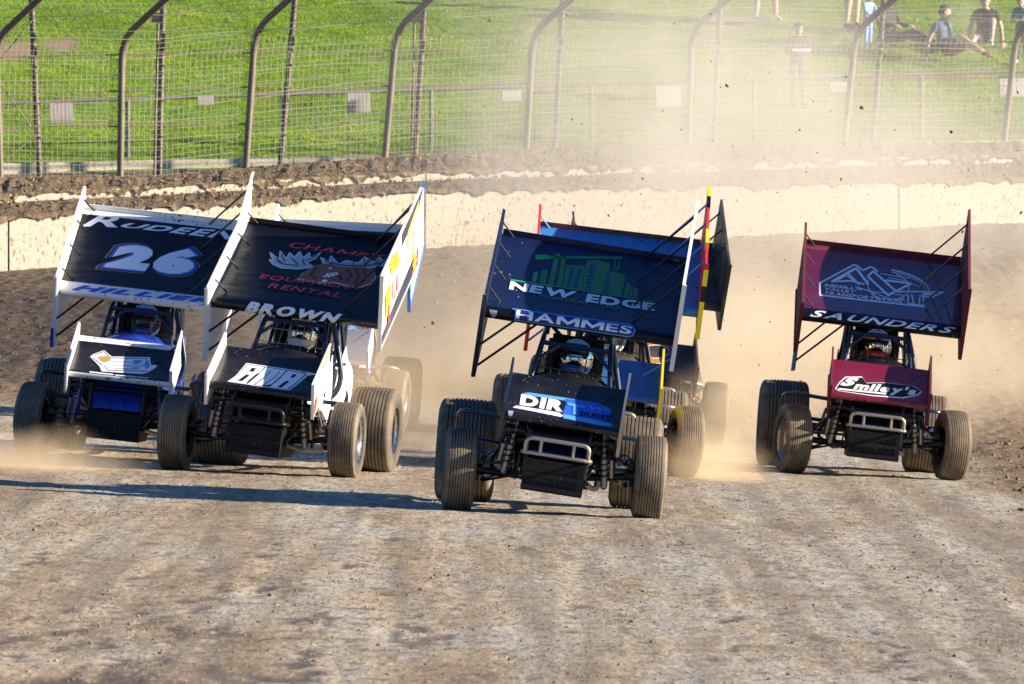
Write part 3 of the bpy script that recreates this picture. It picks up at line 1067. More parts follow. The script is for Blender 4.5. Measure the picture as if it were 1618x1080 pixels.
def rim_mesh(w, dish, mats, key):
    """Outer face looks to +x."""
    if key in _wheel:
        return _wheel[key]
    hw = w / 2 * .82
    mb = MB()
    mb.lathe([(-hw, .196), (-hw, .206), (-hw + .012, .206), (-hw + .02, .19), (0, .175), (hw - .02, .19), (hw - .012, .206), (hw, .206), (hw + .004, .196),
              (hw - .015, .186), (hw - dish * .6, .17), (hw - dish, .10), (hw - dish, .075), (hw - dish + .02, .07), (hw - dish + .02, .0)], 40, mis=[1, 1, 1, 0, 0, 0, 1, 1, 1, 0, 0, 0, 0, 1])
    mb.lathe([(-hw + .02, .19), (-hw + .06, .17), (-hw + .07, .06), (-hw + .02, .05), (-hw + .02, 0)], 24, mi=2)
    for k in range(6):                                   # bolts and slots round the hub
        a = k * math.pi / 3
        mb.lathe([(hw - dish, .011), (hw - dish + .022, .011), (hw - dish + .022, 0)], 6, c=(0, math.cos(a) * .088, math.sin(a) * .088), mi=1)
    for k in range(16):                                  # bead ring bolts
        a = k * math.pi / 8
        mb.lathe([(hw, .008), (hw + .010, .008), (hw + .010, 0)], 6, c=(0, math.cos(a) * .20, math.sin(a) * .20), mi=2)
    me = mb.mesh('wheel', mats)
    _wheel[key] = me
    return me

# ------------------------------------------------------------------ people: one skinned body per figure
def skin_body(joints, edges, mats, hands=(), head=None, feet=()):
    """joints {name: (xyz, radius)}; edges [(a, b, material)]; one mesh, each face takes the material of its nearest limb."""
    names = list(joints)
    idx = {n: i for i, n in enumerate(names)}
    me = bpy.data.meshes.new('body')
    me.from_pydata([joints[n][0] for n in names], [(idx[a], idx[b_]) for a, b_, _ in edges], [])
    o = bpy.data.objects.new('body', me)
    COL.objects.link(o)
    o.modifiers.new('skin', 'SKIN')
    sv = me.skin_vertices[0].data
    for i, n in enumerate(names):
        r = joints[n][1]
        sv[i].radius = (r, r) if not isinstance(r, tuple) else r
        sv[i].use_root = (n == 'pelvis')
    sub = o.modifiers.new('sub', 'SUBSURF')
    sub.levels = 2
    sub.render_levels = 2
    bpy.context.view_layer.update()
    dg = bpy.context.evaluated_depsgraph_get()
    ev = bpy.data.meshes.new_from_object(o.evaluated_get(dg))
    vs = [v.co.copy() for v in ev.vertices]
    fs = [tuple(p.vertices) for p in ev.polygons]
    bpy.data.objects.remove(o)
    bpy.data.meshes.remove(me)
    bpy.data.meshes.remove(ev)
    seg = [(Vector(joints[a][0]), Vector(joints[b_][0]), mi) for a, b_, mi in edges]
    mb = MB()
    mis = []
    for f in fs:
        c = sum((vs[i] for i in f), Vector()) / len(f)
        best = None
        for a, b_, mi in seg:
            d = b_ - a
            t = max(0, min(1, (c - a).dot(d) / max(1e-9, d.length_squared)))
            dist = (c - a - d * t).length
            if best is None or dist < best[0]:
                best = (dist, mi)
        mis.append(best[1])
    mb.v, mb.f, mb.m = [tuple(v) for v in vs], fs, mis
    if head:
        c, r, facing, mi, tilt = head                   # facing: heading of the nose (unit vector)
        c = Vector(c)
        fwd = Vector(facing).normalized()
        rot = fwd.to_track_quat('-Y', 'Z').to_matrix()
        mb.ellipsoid(c, (r * .74, r * .92, r * 1.12), 16, 12, mi, rot)
        mb.ellipsoid(c + rot @ Vector((0, -r * .35, -r * .62)), (r * .50, r * .52, r * .46), 12, 8, mi, rot)      # jaw
        mb.prism([c + rot @ Vector(p) for p in ((-r * .15, -r * .84, -r * .30), (r * .15, -r * .84, -r * .30), (0, -r * .86, r * .12))], rot @ Vector((0, -r * .18, -r * .04)), mi)
        for s in (-1, 1):
            mb.ellipsoid(c + rot @ Vector((s * r * .29, -r * .84, r * .08)), (r * .11, r * .06, r * .07), 8, 6, 4, rot)
            mb.ellipsoid(c + rot @ Vector((s * r * .76, 0, -r * .05)), (r * .08, r * .16, r * .24), 8, 6, mi, rot)
        mb.ellipsoid(c + rot @ Vector((0, -r * .80, -r * .55)), (r * .24, r * .08, r * .05), 8, 6, 5, rot)
    for (w_, e_, mi, curl, sgn) in hands:               # wrist, direction, material, finger curl, thumb side
        w_ = Vector(w_)
        d = Vector(e_).normalized()
        sidev = d.cross(Vector((0, 0, 1)))
        if sidev.length < .1:
            sidev = Vector((1, 0, 0))
        sidev.normalize()
        up = sidev.cross(d)
        rot = Matrix((sidev, d, up)).transposed()
        mb.ellipsoid(w_ + d * .045, (.042, .055, .018), 10, 8, mi, rot)
        for k, (off, ln) in enumerate(((-.03, .062), (-.010, .074), (.011, .070), (.031, .055))):
            p0 = w_ + d * .075 + sidev * off
            p1 = p0 + (d * math.cos(curl) - up * math.sin(curl)) * ln * .55
            p2 = p1 + (d * math.cos(curl * 2) - up * math.sin(curl * 2)) * ln * .5
            mb.tube([p0, p1, p2], [.0095, .0075], 6, mi)
        p0 = w_ + d * .03 + sidev * .035 * sgn
        p1 = p0 + (d * .6 + sidev * .8 * sgn) .normalized() * .04
        mb.tube([p0, p1, p1 + d * .032 - up * .008], [.0115, .008], 6, mi)
    for (a_, toe, mi) in feet:
        a_, toe = Vector(a_), Vector(toe)
        d = (toe - a_)
        l = d.length
        d.normalize()
        q = d.to_track_quat('Y', 'Z').to_matrix()
        mb.ellipsoid(a_ + d * l * .30 + Vector((0, 0, -.01)), (.046, l * .62, .048), 12, 8, mi, q)
        mb.ellipsoid(a_ + d * l * .75 + Vector((0, 0, -.015)), (.050, l * .38, .036), 12, 8, mi, q)
    return mb
EDG = lambda sh=1, sl=0, pt=2, lg=0: [('pelvis', 'spine', sh), ('spine', 'chest', sh), ('chest', 'neck', sh), ('neck', 'skull', 0),
    ('chest', 'sl', sh), ('sl', 'el', sl), ('el', 'wl', 0 if sl != 1 else sl), ('chest', 'sr', sh), ('sr', 'er', sl), ('er', 'wr', 0 if sl != 1 else sl),
    ('pelvis', 'hl', pt), ('hl', 'kl', pt), ('kl', 'al', lg), ('pelvis', 'hr', pt), ('hr', 'kr', pt), ('kr', 'ar', lg)]
M_EYE = flat('eye', (0.03, 0.02, 0.02), 0.3)
M_LIP = flat('lips', (0.42, 0.19, 0.16), 0.5)
# ------------------------------------------------------------------ sprint car
STD = TW = Foil(0.76, 1.50, 23.5, 0.83, 1.515, thick=0.10, nose=0.050, dish=0.045)      # main wing on the car
FW = Foil(0.455, 0.66, 29.0, -0.36, 0.735, thick=0.06, nose=0.032, dish=0.02)      # wing on the nose
def tipped(tip, c):
    """The main wing cranked steeper by tip degrees about the point c along its chord."""
    _, y, z = STD.to3(0, c, 0)
    p = 23.5 + tip
    return Foil(0.76, 1.50, p, y - c * math.cos(R(p)), z - c * math.sin(R(p)), thick=0.10, nose=0.050, dish=0.045)
def sideboard(foil, x, c0, c1, n0, n1, out, mats, parent, flange=0.026, name='sideboard', thick=0.010, mi_in=0, mi_out=1, mi_edge=2):
    mb = MB()
    o = out
    xi, xo = x, x + o * thick
    prof = [(c0, n0), (c0, n1), (c1, n1), (c1, n0)]
    vi = [foil.to3(xi, c, n) for c, n in prof]
    vo = [foil.to3(xo, c, n) for c, n in prof]
    mb.add(vi, [(0, 1, 2, 3)], mi_in)
    mb.add(vo, [(3, 2, 1, 0)], mi_out)
    mb.add(vi + vo, [(0, 4, 5, 1), (1, 5, 6, 2), (2, 6, 7, 3), (3, 7, 4, 0)], mi_edge)
    # folded flange along the front edge and a stiffener along the top and the foot
    def strip(ca, na, cb, nb, wdt, d):
        a, b_ = Vector(foil.to3(xo, ca, na)), Vector(foil.to3(xo, cb, nb))
        q = Vector((o * wdt, 0, 0))
        t = (b_ - a).cross(q).normalized() * d
        mb.add([a, b_, b_ + q, a + q, a + t, b_ + t, b_ + q + t, a + q + t], [(0, 3, 2, 1), (4, 5, 6, 7), (0, 1, 5, 4), (1, 2, 6, 5), (2, 3, 7, 6), (3, 0, 4, 7)], mi_edge)
    strip(c0, n0, c0, n1, flange, .006)
    strip(c0 + .01, n1, c1, n1, flange * .55, .006)
    strip(c0 + .01, n0, c1, n0, flange * .55, .006)
    return mb.build(name, mats, parent, angle=25)

_parts = {}
def part(name, key, fn, mats, parent, mw=None):
    """A part whose shape is shared by all the cars; the paint is each car's own."""
    mats = mats if isinstance(mats, (list, tuple)) else [mats]
    k = (key, tuple(m.name for m in mats))
    if k not in _parts:
        mb = MB()
        fn(mb)
        _parts[k] = mb.mesh(name, mats)
    return link(name, _parts[k], parent, mw)

def cage(mb):
    r = .021
    A = lambda s: [(s * .335, .70, .62), (s * .325, .74, .96), (s * .275, .90, 1.43)]
    for s in (-1, 1):
        mb.tube([(s * .335, .70, .40), (s * .330, .72, .95), (s * .27, 1.0, 1.355), (s * .27, 1.60, 1.47), (s * .33, 1.86, .95), (s * .33, 2.1, .55)], r, 10, bend=.12)
        mb.tube([(s * .27, 1.58, 1.46), (s * .335, 1.30, .62)], r * .8, 8)
        mb.tube([(s * .33, .73, .98), (s * .34, 1.75, .98)], r * .9, 8)
        mb.tube([(s * .30, .84, 1.17), (s * .14, .955, 1.31)], r * .75, 8)     # gussets under the front bar
    mb.tube([(-.275, .955, 1.315), (.275, .955, 1.315)], r * .95, 8)
    mb.tube([(-.27, 1.59, 1.47), (.27, 1.59, 1.47)], r, 8)
    mb.tube([(-.27, 1.59, 1.48), (.33, 1.85, .97)], r * .8, 8)
    mb.tube([(-.33, .72, .95), (.33, .72, .95)], r * .9, 8)
    mb.tube([(-.33, 1.86, .96), (.33, 1.86, .96)], r * .9, 8)
def side_bar(mb):
    mb.tube([(.275, 1.20, 1.38), (.36, 1.22, 1.12), (.42, 1.22, .88), (.40, 1.20, .74), (.26, 1.16, .60)], .024, 10, bend=.12)
    mb.tube([(.40, 1.21, 1.0), (.34, 1.66, .98)], .016, 8)
def rails(mb):
    for s in (-1, 1):
        mb.tube([(s * .24, -.32, .30), (s * .30, .3, .24), (s * .335, .8, .22), (s * .335, 1.9, .24), (s * .28, 2.35, .40)], .022, 8, bend=.2)
        mb.tube([(s * .24, -.30, .60), (s * .29, .3, .62), (s * .335, .75, .62), (s * .335, 1.8, .62)], .020, 8, bend=.2)
        mb.tube([(s * .24, -.30, .28), (s * .24, -.30, .64)], .020, 8)
        mb.tube([(s * .33, .72, .22), (s * .33, .72, .62)], .018, 8)
        mb.tube([(s * .25, -.28, .30), (s * .335, .72, .60)], .015, 8)
        mb.tube([(s * .335, 1.35, .22), (s * .335, 1.35, .62)], .018, 8)
    for y, z in ((-.30, .29), (-.30, .61), (.3, .24)):
        mb.tube([(-.28, y, z), (.28, y, z)], .018, 8)
def torsion(mb):
    for y, z in ((-.16, .62), (-.05, .55)):
        mb.tube([(-.42, y, z), (.42, y, z)], .026, 10)
    for s in (-1, 1):
        mb.lathe([(-.04, .0), (-.04, .042), (.04, .042), (.04, 0)], 12, c=(s * .40, -.16, .62))
        mb.tube([(s * .43, -.16, .62), (s * .46, -.04, .40)], [.022, .014], 8)
def front_axle(mb):
    mb.tube([(-.66, 0, .335), (-.40, .02, .30), (.40, .02, .30), (.66, 0, .335)], .030, 10, bend=.15)
    for s in (-1, 1):
        mb.tube([(s * .62, 0, .24), (s * .62, 0, .44)], .026, 10)
        mb.box((s * .60, -.05, .40), (.05, .16, .05))
        mb.lathe([(-.10, 0), (-.10, .045), (.03, .055), (.10, .05), (.10, 0)], 14, c=(s * .66, 0, .335))
def radius_rods(mb, s, top):
    z0, z1 = (.42, .56) if top else (.25, .30)
    mb.tube([(s * .56, .03, z0), (s * .36, .80, z1)], .014, 8)
    for p in ((s * .56, .03, z0), (s * .36, .80, z1)):
        mb.ellipsoid(p, (.024, .024, .024), 8, 6)
def shock_body(mb, s):
    mb.tube([(s * .40, -.10, .30), (s * .37, -.16, .50)], .030, 12)
    mb.tube([(s * .37, -.16, .50), (s * .345, -.20, .70)], .013, 8)
    mb.ellipsoid((s * .40, -.10, .285), (.03, .03, .03), 8, 6)
    mb.tube([(s * .45, -.10, .36), (s * .43, -.14, .50)], .022, 10)
def shock_spring(mb, s):
    a, b_ = Vector((s * .392, -.115, .34)), Vector((s * .352, -.19, .67))
    d = (b_ - a)
    u = d.orthogonal().normalized()
    w = d.normalized().cross(u)
    pts = [a + d * t / 56 + (u * math.cos(t * .8) + w * math.sin(t * .8)) * .040 for t in range(57)]
    mb.tube(pts, .0065, 5)
def bumper(mb):
    mb.tube([(-.27, -.30, .46), (-.27, -.50, .47), (.27, -.50, .47), (.27, -.30, .46)], .017, 10, bend=.07)
    mb.tube([(-.25, -.49, .475), (-.25, -.52, .585), (.25, -.52, .585), (.25, -.49, .475)], .017, 10, bend=.07)
    for s in (-1, 1):
        mb.tube([(s * .13, -.50, .475), (s * .13, -.52, .58)], .015, 8)
def nose(mb):
    prof = [(-.235, .17), (.235, .17), (.245, .42), (-.245, .42)]
    mb.prism([(x, -.38, z) for x, z in prof], (0, .75, 0))
    mb.box((0, -.40, .30), (.47, .012, .03))
    mb.box((0, -.40, .20), (.49, .03, .03))
    for s in (-1, 1):
        mb.box((s * .236, -.395, .29), (.012, .02, .24))
    for k in range(5):
        mb.lathe([(-.01, .008), (0, .008), (0, 0)], 6, axis='y', c=(-.2 + k * .1, -.396, .40))
def radiator(mb):
    vs = [(-.245, -.30, .44), (.245, -.30, .44), (.265, -.10, .74), (-.265, -.10, .74)]
    mb.prism(vs, (0, .06, .0))
    for k in range(4):
        x = -.20 + k * .133
        mb.tube([(x, -.304, .445), (x * 1.08, -.104, .735)], .006, 6)
def hood(mb):
    rows = []
    for t in np.linspace(0, 1, 9):
        y = .0 + .74 * t
        w = .27 + .06 * t
        zc = .76 + .24 * t + .02 * math.sin(math.pi * t)
        row = []
        for k in range(13):
            a = k / 12
            u = (a - .5) * 2
            row.append((w * u, y, zc + .055 * (1 - abs(u) ** 2.6) - .12 * max(0, abs(u) - .86) / .14))
        rows.append(row)
    vs = [p for r_ in rows for p in r_]
    fs = [(i * 13 + j, i * 13 + j + 1, (i + 1) * 13 + j + 1, (i + 1) * 13 + j) for i in range(8) for j in range(12)]
    mb.add(vs, fs)
    lower = [(p[0], p[1], p[2] - .012) for p in vs]
    mb.add(lower, [f[::-1] for f in fs])
    # side skirts of the hood
    for s in (-1, 1):
        mb.prism([(s * .27, .0, .70), (s * .27, .0, .46), (s * .335, .74, .46), (s * .335, .74, .93)], (s * .006, 0, 0))
def cowl(mb):
    """Curved wind deflector across the front of the cockpit."""
    rows = []
    for t in np.linspace(0, 1, 6):
        row = []
        for k in range(17):
            u = k / 8 - 1
            row.append((.315 * u, .66 + .13 * t + .05 * abs(u), 1.0 + .085 * t ** .7 * (1 - .55 * abs(u) ** 2) + .03 * (1 - u * u)))
        rows.append(row)
    vs = [p for r_ in rows for p in r_]
    fs = [(i * 17 + j, i * 17 + j + 1, (i + 1) * 17 + j + 1, (i + 1) * 17 + j) for i in range(5) for j in range(16)]
    mb.add(vs, fs)
    mb.add([(p[0], p[1] + .012, p[2] - .008) for p in vs], [f[::-1] for f in fs])
    top = [Vector(p) for p in rows[-1]]
    mb.tube(top, .010, 6)
def rock_screen(mb):
    for k in range(8):
        x = -.21 + k * .06
        mb.tube([(x * 1.15, .75, 1.08), (x, .945, 1.30)], .0030, 5)
    for z, y, w in ((1.12, .77, .29), (1.24, .885, .27)):
        mb.tube([(-w, y, z), (w, y, z)], .0045, 5)
def seat(mb):
    mb.box((.0, 1.62, .80), (.46, .06, .78), rot=Matrix.Rotation(R(-12), 3, 'X'))
    mb.box((.0, 1.35, .42), (.46, .50, .07))
    for s in (-1, 1):
        mb.box((s * .235, 1.50, .72), (.04, .34, .50))
def headrest(mb):
    mb.box((-.205, 1.42, 1.22), (.05, .30, .26), taper=(1, .8))
    mb.box((.205, 1.57, 1.20), (.05, .14, .22), taper=(1, .8))
    mb.box((0, 1.64, 1.24), (.42, .06, .30))
def swheel(mb):
    M = Matrix.Rotation(R(-32), 3, 'X')
    mb.tube([Vector((.0, 1.02, .93)) + M @ Vector((.175 * math.cos(a), 0, .175 * math.sin(a))) for a in np.linspace(0, 2 * math.pi, 25)[:-1]], .014, 8, closed=True)
    for k in range(3):
        a = R(90 + 120 * k)
        mb.tube([Vector((.0, 1.02, .93)), Vector((.0, 1.02, .93)) + M @ Vector((.17 * math.cos(a), 0, .17 * math.sin(a)))], .012, 6)
    mb.tube([(0, 1.02, .93), (0, .55, .72)], .016, 8)
def side_panel(mb, s):
    mb.prism([(s * .345, .02, .70), (s * .345, .02, .50), (s * .352, .80, .36), (s * .352, 1.05, .36), (s * .352, 1.22, .66), (s * .352, 1.02, 1.02), (s * .35, .80, .99)], (s * .008, 0, 0))
def sail(mb, s):
    mb.prism([(s * .338, 1.30, .58), (s * .338, 2.02, .58), (s * .338, 1.98, .92), (s * .338, 1.72, 1.14), (s * .338, 1.50, .98)], (s * .008, 0, 0))
def tank(mb):
    rows = []
    for (y, w, h, zc) in ((1.90, .26, .28, .72), (2.0, .30, .33, .74), (2.4, .31, .34, .74), (2.75, .27, .29, .72), (2.95, .16, .18, .70)):
        rows.append([(w * math.copysign(abs(math.cos(a)) ** .6, math.cos(a)), y, zc + h * math.copysign(abs(math.sin(a)) ** .6, math.sin(a))) for a in np.linspace(0, 2 * math.pi, 25)[:-1]])
    n = 24
    vs = [p for r_ in rows for p in r_]
    fs = [(i * n + j, i * n + (j + 1) % n, (i + 1) * n + (j + 1) % n, (i + 1) * n + j) for i in range(4) for j in range(n)]
    fs += [tuple(range(n)), tuple(4 * n + j for j in range(n - 1, -1, -1))]
    mb.add(vs, fs)
def engine(mb):
    mb.box((0, .42, .44), (.30, .52, .34))
    for s in (-1, 1):
        mb.box((s * .17, .42, .60), (.18, .50, .13), rot=Matrix.Rotation(R(s * -38), 3, 'Y'))
        for k in range(4):
            mb.lathe([(-.02, 0), (-.02, .02), (.03, .02), (.03, 0)], 8, c=(s * .245, .24 + k * .12, .585))
    mb.box((0, .40, .69), (.14, .46, .08))
    mb.lathe([(-.03, 0), (-.03, .09), (.02, .09), (.02, 0)], 20, axis='y', c=(0, .13, .36))
    mb.lathe([(-.03, 0), (-.03, .06), (.02, .06), (.02, 0)], 20, axis='y', c=(.10, .12, .54))
    mb.lathe([(-.03, 0), (-.03, .05), (.02, .05), (.02, 0)], 20, axis='y', c=(-.11, .12, .52))
def header(mb, s):
    for k in range(4):
        y = .24 + k * .12
        mb.tube([(s * .25, y, .56), (s * .40, y - .03, .57), (s * .43, y + .05, .44), (s * .40, .80, .40 + .03 * (k % 2))], .024, 10, bend=.09)
    mb.tube([(s * .40, .78, .415), (s * .42, 1.55, .40)], .045, 12)
def nerf(mb, s):
    if s < 0:
        mb.tube([(-.33, .78, .66), (-.80, .80, .685), (-.845, .92, .66), (-.845, 1.18, .52), (-.80, 1.30, .46), (-.33, 1.40, .44)], .019, 10, bend=.10)
        mb.tube([(-.33, .80, .36), (-.62, .86, .36), (-.83, 1.12, .52)], .016, 8, bend=.08)
    else:
        mb.tube([(.33, .80, .66), (.62, .82, .665), (.70, .92, .64), (.64, 1.36, .48), (.33, 1.44, .44)], .019, 10, bend=.08)
        mb.tube([(.33, .82, .40), (.52, .9, .42), (.66, 1.22, .52)], .015, 8, bend=.08)
def rear_axle(mb):
    mb.tube([(-1.0, 2.2, .40), (.78, 2.2, .385)], .040, 12)
    mb.lathe([(-.13, 0), (-.13, .10), (-.05, .15), (.05, .15), (.13, .10), (.13, 0)], 16, c=(.0, 2.2, .39))
    for s in (-1, 1):
        mb.tube([(s * .36, 2.2, .42), (s * .36, 1.35, .30)], .016, 8)
        mb.tube([(s * .38, 2.2, .48), (s * .38, 1.55, .58)], .016, 8)
def wing_post(mb, s, k):
    mb.tube(([(s * .25, 1.56, 1.50), (s * .25, 1.50, 1.66)], [(s * .25, 1.15, 1.38), (s * .25, 1.16, 1.52)], [(s * .31, 1.84, 1.02), (s * .25, 2.0, 1.93)])[k], .017, 8)
def links(mb):
    mb.tube([(-.57, -.10, .39), (.57, -.10, .37)], .012, 8)                  # tie rod
    mb.tube([(.55, -.08, .42), (.36, .62, .62)], .012, 8)                    # drag link
    mb.tube([(-.57, -.02, .24), (-.30, -.16, .30), (-.27, -.2, .42)], .010, 6)
    mb.tube([(.62, .02, .44), (.55, .06, .50), (.46, .10, .42), (.36, .05, .52), (.33, -.05, .66)], .006, 6, bend=.08)   # brake hose
    mb.tube([(-.45, .10, .50), (-.52, .12, .36), (-.42, .2, .30), (-.34, .22, .34)], .016, 8, bend=.06)
def wing_mount(mb, s):
    if True:
        mb.tube([(s * .23, -.27, .60), (s * .25, -.06, .80)], .012, 6)
        mb.tube([(s * .24, -.02, .62), (s * .26, .14, .98)], .011, 6)
        mb.tube([(s * .24, .02, .80), (s * .42, .0, .90)], .009, 6)

DRIVER = {}
def driver(root_mw, helmet_cols, label, suit):
    t = tag(empty('person', root_mw), label, 'person', 'drivers at the wheel of the sprint cars')
    if 'body' not in DRIVER:
        J = {'pelvis': ((0, 1.40, .53), (.15, .13)), 'spine': ((0, 1.45, .70), (.15, .12)), 'chest': ((0, 1.46, .90), (.17, .13)), 'neck': ((0, 1.43, 1.05), .07), 'skull': ((0, 1.40, 1.14), .065),
             'sl': ((.19, 1.43, .96), .075), 'el': ((.27, 1.24, .80), .055), 'wl': ((.17, 1.06, .93), .038), 'sr': ((-.19, 1.43, .96), .075), 'er': ((-.27, 1.24, .80), .055), 'wr': ((-.17, 1.06, .93), .038),
             'hl': ((.10, 1.32, .50), .10), 'kl': ((.15, .90, .60), .075), 'al': ((.13, .55, .38), .05), 'hr': ((-.10, 1.32, .50), .10), 'kr': ((-.15, .90, .60), .075), 'ar': ((-.13, .55, .38), .05)}
        E = [(a, b_, 1) for a, b_, _ in EDG()]
        mb = skin_body(J, E, None, hands=(((.17, 1.06, .93), (-.1, -.75, .5), 2, 1.0, -1), ((-.17, 1.06, .93), (.1, -.75, .5), 2, 1.0, 1)),
                       head=((0, 1.385, 1.20), .115, (0, -1, 0), 0, 0), feet=(((.13, .55, .36), (.13, .36, .42), 2), ((-.13, .55, .36), (-.13, .36, .42), 2)))
        DRIVER['body'] = mb
    k = ('b', suit.name)
    if k not in DRIVER:
        DRIVER[k] = DRIVER['body'].mesh('body', [M_SKIN, suit, M_SEAT, M_SEAT, M_EYE, M_LIP], angle=80)
    link('body', DRIVER[k], t)
    main, band, visor = helmet_cols
    k = ('h', main.name, band.name)
    if k not in DRIVER:
        mb = MB()
        nu, nv = 28, 20
        c = Vector((0, 1.365, 1.215))
        for j in range(nv + 1):
            for i in range(nu):
                th, a = math.pi * j / nv, 2 * math.pi * i / nu
                mb.v.append(tuple(c + Vector((.146 * math.sin(th) * math.cos(a), .170 * math.sin(th) * math.sin(a) - (.02 if th > 1.7 and math.sin(a) < 0 else 0) * abs(math.sin(a)), .160 * math.cos(th)))))
        for j in range(nv):
            for i in range(nu):
                if j > nv * .86:
                    continue
                a = 2 * math.pi * (i + .5) / nu
                th = math.pi * (j + .5) / nv
                front = math.sin(a) < -.25
                z = math.cos(th)
                if front and -.30 < z < .30:
                    continue                                  # the eye port
                mi = 1 if (z > .72 or (z < -.35 and front) or (abs(math.cos(a)) < .2 and z > 0)) else 0
                mb.f.append((j * nu + i, (j + 1) * nu + i, (j + 1) * nu + (i + 1) % nu, j * nu + (i + 1) % nu))
                mb.m.append(mi)
        mb.box(c + Vector((0, -.160, -.092)), (.10, .05, .04), 1)
        mb.box(c + Vector((0, -.11, .13)), (.16, .07, .012), 1, rot=Matrix.Rotation(R(14), 3, 'X'))
        DRIVER[k] = mb.mesh('helmet', [main, band], angle=60)
    h_ = link('helmet', DRIVER[k], t)
    k = ('v', visor.name)
    if k not in DRIVER:
        mb = MB()
        c = Vector((0, 1.365, 1.215))
        rows = []
        for z in np.linspace(-.055, .060, 6):
            rr = math.sqrt(max(0, 1 - (z / .150) ** 2))
            rows.append([tuple(c + Vector((.151 * rr * math.cos(a), .175 * rr * math.sin(a), z))) for a in np.linspace(R(195), R(345), 15)])
        vs = [p for r_ in rows for p in r_]
        mb.add(vs, [(i * 15 + j, i * 15 + j + 1, (i + 1) * 15 + j + 1, (i + 1) * 15 + j) for i in range(5) for j in range(14)])
        DRIVER[k] = mb.mesh('visor', [visor])
    link('visor', DRIVER[k], h_)
    return t

def sprint_car(d, px, yaw, roll, steer, label, pal, driver_label, camber=2.0, dz=0.0):
    x = (px - CX) / FPX * d
    z = float(ground_z(x, d)) + dz
    root_m = Matrix.Translation((x, d, z)) @ Matrix.Rotation(math.atan(-BANK), 4, 'Y') @ Matrix.Rotation(R(-yaw), 4, 'Z')
    car = tag(empty('sprint_car', root_m), label, 'race car', 'winged sprint cars racing down the track')
    body = Matrix.Translation((0, 0, .30)) @ Matrix.Rotation(R(roll), 4, 'Y') @ Matrix.Translation((0, 0, -.30))
    P = pal
    fr = P.get('frame', M_BLACK)
    # wheels
    rimm = [P.get('rim', M_DARK), P.get('ring', M_ALU), M_BLACK]
    for (nm, wx, wy, rad, w_, ribs, dish, st) in (('front', -.75, 0, .33, .245, 9, .05, steer), ('front', .75, 0, .33, .245, 9, .05, steer), ('rr', -.765, 2.2, .42, .46, 11, .12, 0), ('lr', .62, 2.2, .378, .395, 10, .16, 0)):
        s = -1 if wx < 0 else 1
        rot = Matrix.Rotation(R(st), 4, 'Z') @ Matrix.Rotation(R(camber * (1 if nm != 'rr' else .6)), 4, 'Y')
        m4 = Matrix.Translation((wx, wy, rad - .006)) @ rot @ (Matrix.Rotation(math.pi, 4, 'Z') if s < 0 else Matrix.Identity(4))
        wh = link('wheel', rim_mesh(w_, dish, rimm, ('rim', nm, tuple(m.name for m in rimm))), car, m4)
        link('tyre', tyre_mesh(rad, w_, ribs, ('tyre', nm)), wh)
    part('front_axle', 'fa', front_axle, fr, car)
    part('rear_axle', 'ra', rear_axle, M_DARK, car)
    part('steering_link', 'sl', links, M_DARK, car)
    for s in (-1, 1):
        for tp in (0, 1):
            part('radius_rod', ('rr', s, tp), lambda mb: radius_rods(mb, s, tp), P.get('rod', M_DARK), car)
        sh = part('shock_absorber', ('sb', s), lambda mb: shock_body(mb, s), M_STEEL, car, body)
        part('spring', ('sp', s), lambda mb: shock_spring(mb, s), P.get('spring', M_BLACK), sh)
        part('nerf_bar', ('nb', s), lambda mb: nerf(mb, s), P.get('nerf', M_DARK if s < 0 else M_STEEL), car, body)
        part('exhaust_header', ('eh', s), lambda mb: header(mb, s), P.get('header', M_CHROME), car, body)
        part('side_panel', ('pn', s), lambda mb: side_panel(mb, s), P['side'], car, body)
        part('sail_panel', ('sa', s), lambda mb: sail(mb, s), P['side'], car, body)
    part('frame_rail', 'fr', rails, fr, car, body)
    part('torsion_bar', 'tb', torsion, M_DARK, car, body)
    part('engine', 'en', engine, M_DARK, car, body)
    part('nose_panel', 'no', nose, M_NOSE, car, body)
    part('radiator_panel', 'ra2', radiator, P['rad'], car, body)
    if P.get('bumper', True):
        part('front_bumper', 'bu', bumper, P.get('bumper_mat', M_STEEL), car, body)
    part('hood', 'ho', hood, P['hood'], car, body)
    part('cowl', 'co', cowl, P['hood'], car, body)
    part('roll_cage', 'ca', cage, P.get('cage', fr), car, body)
    part('side_bar', 'sb2', side_bar, P.get('cage', fr), car, body)
    part('rock_screen', 'rs', rock_screen, P.get('screen', M_BLACK), car, body)
    st = part('seat', 'se', seat, M_SEAT, car, body)
    part('headrest', 'hr', headrest, M_SEAT, st)
    part('steering_wheel', 'sw', swheel, M_SEAT, car, body)
    part('fuel_tank', 'ft', tank, P['tank'], car, body)
    for s in (-1, 1):
        for k in range(3):
            part('wing_post', ('wp', s, k), lambda mb: wing_post(mb, s, k), M_DARK, car, body)
    for s in (-1, 1):
        part('wing_mount', ('wm', s), lambda mb: wing_mount(mb, s), M_DARK, car, body)
    # wings
    TW = P.get('foil', STD)
    tw = link('top_wing', TW.skin(P.get('nosev', .10), P.get('tev', .965)).mesh('top_wing', P['wing'], angle=30), car, body @ Matrix.Translation((0, 0, P.get('lift', 0))))
    tw_mesh = tw
    wk = MB()
    a = [TW.to3(-.755, 1.497, .0), TW.to3(.755, 1.497, .0)]
    wk.prism([TW.to3(-.755, 1.49, .002), TW.to3(-.755, 1.505, .002), TW.to3(-.755, 1.505, .045), TW.to3(-.755, 1.497, .045)], (1.51, 0, 0))
    wk.build('wicker', P.get('wicker', P['wing'][2]), tw)
    sideboard(TW, -.762, -.12, 1.60, -.56, .17, -1, P['boards_r'], tw)
    sideboard(TW, .762, -.12, 1.60, -.24, .52, 1, P['boards_l'], tw)
    M_ROD = P.get('rods', M_BLACK)
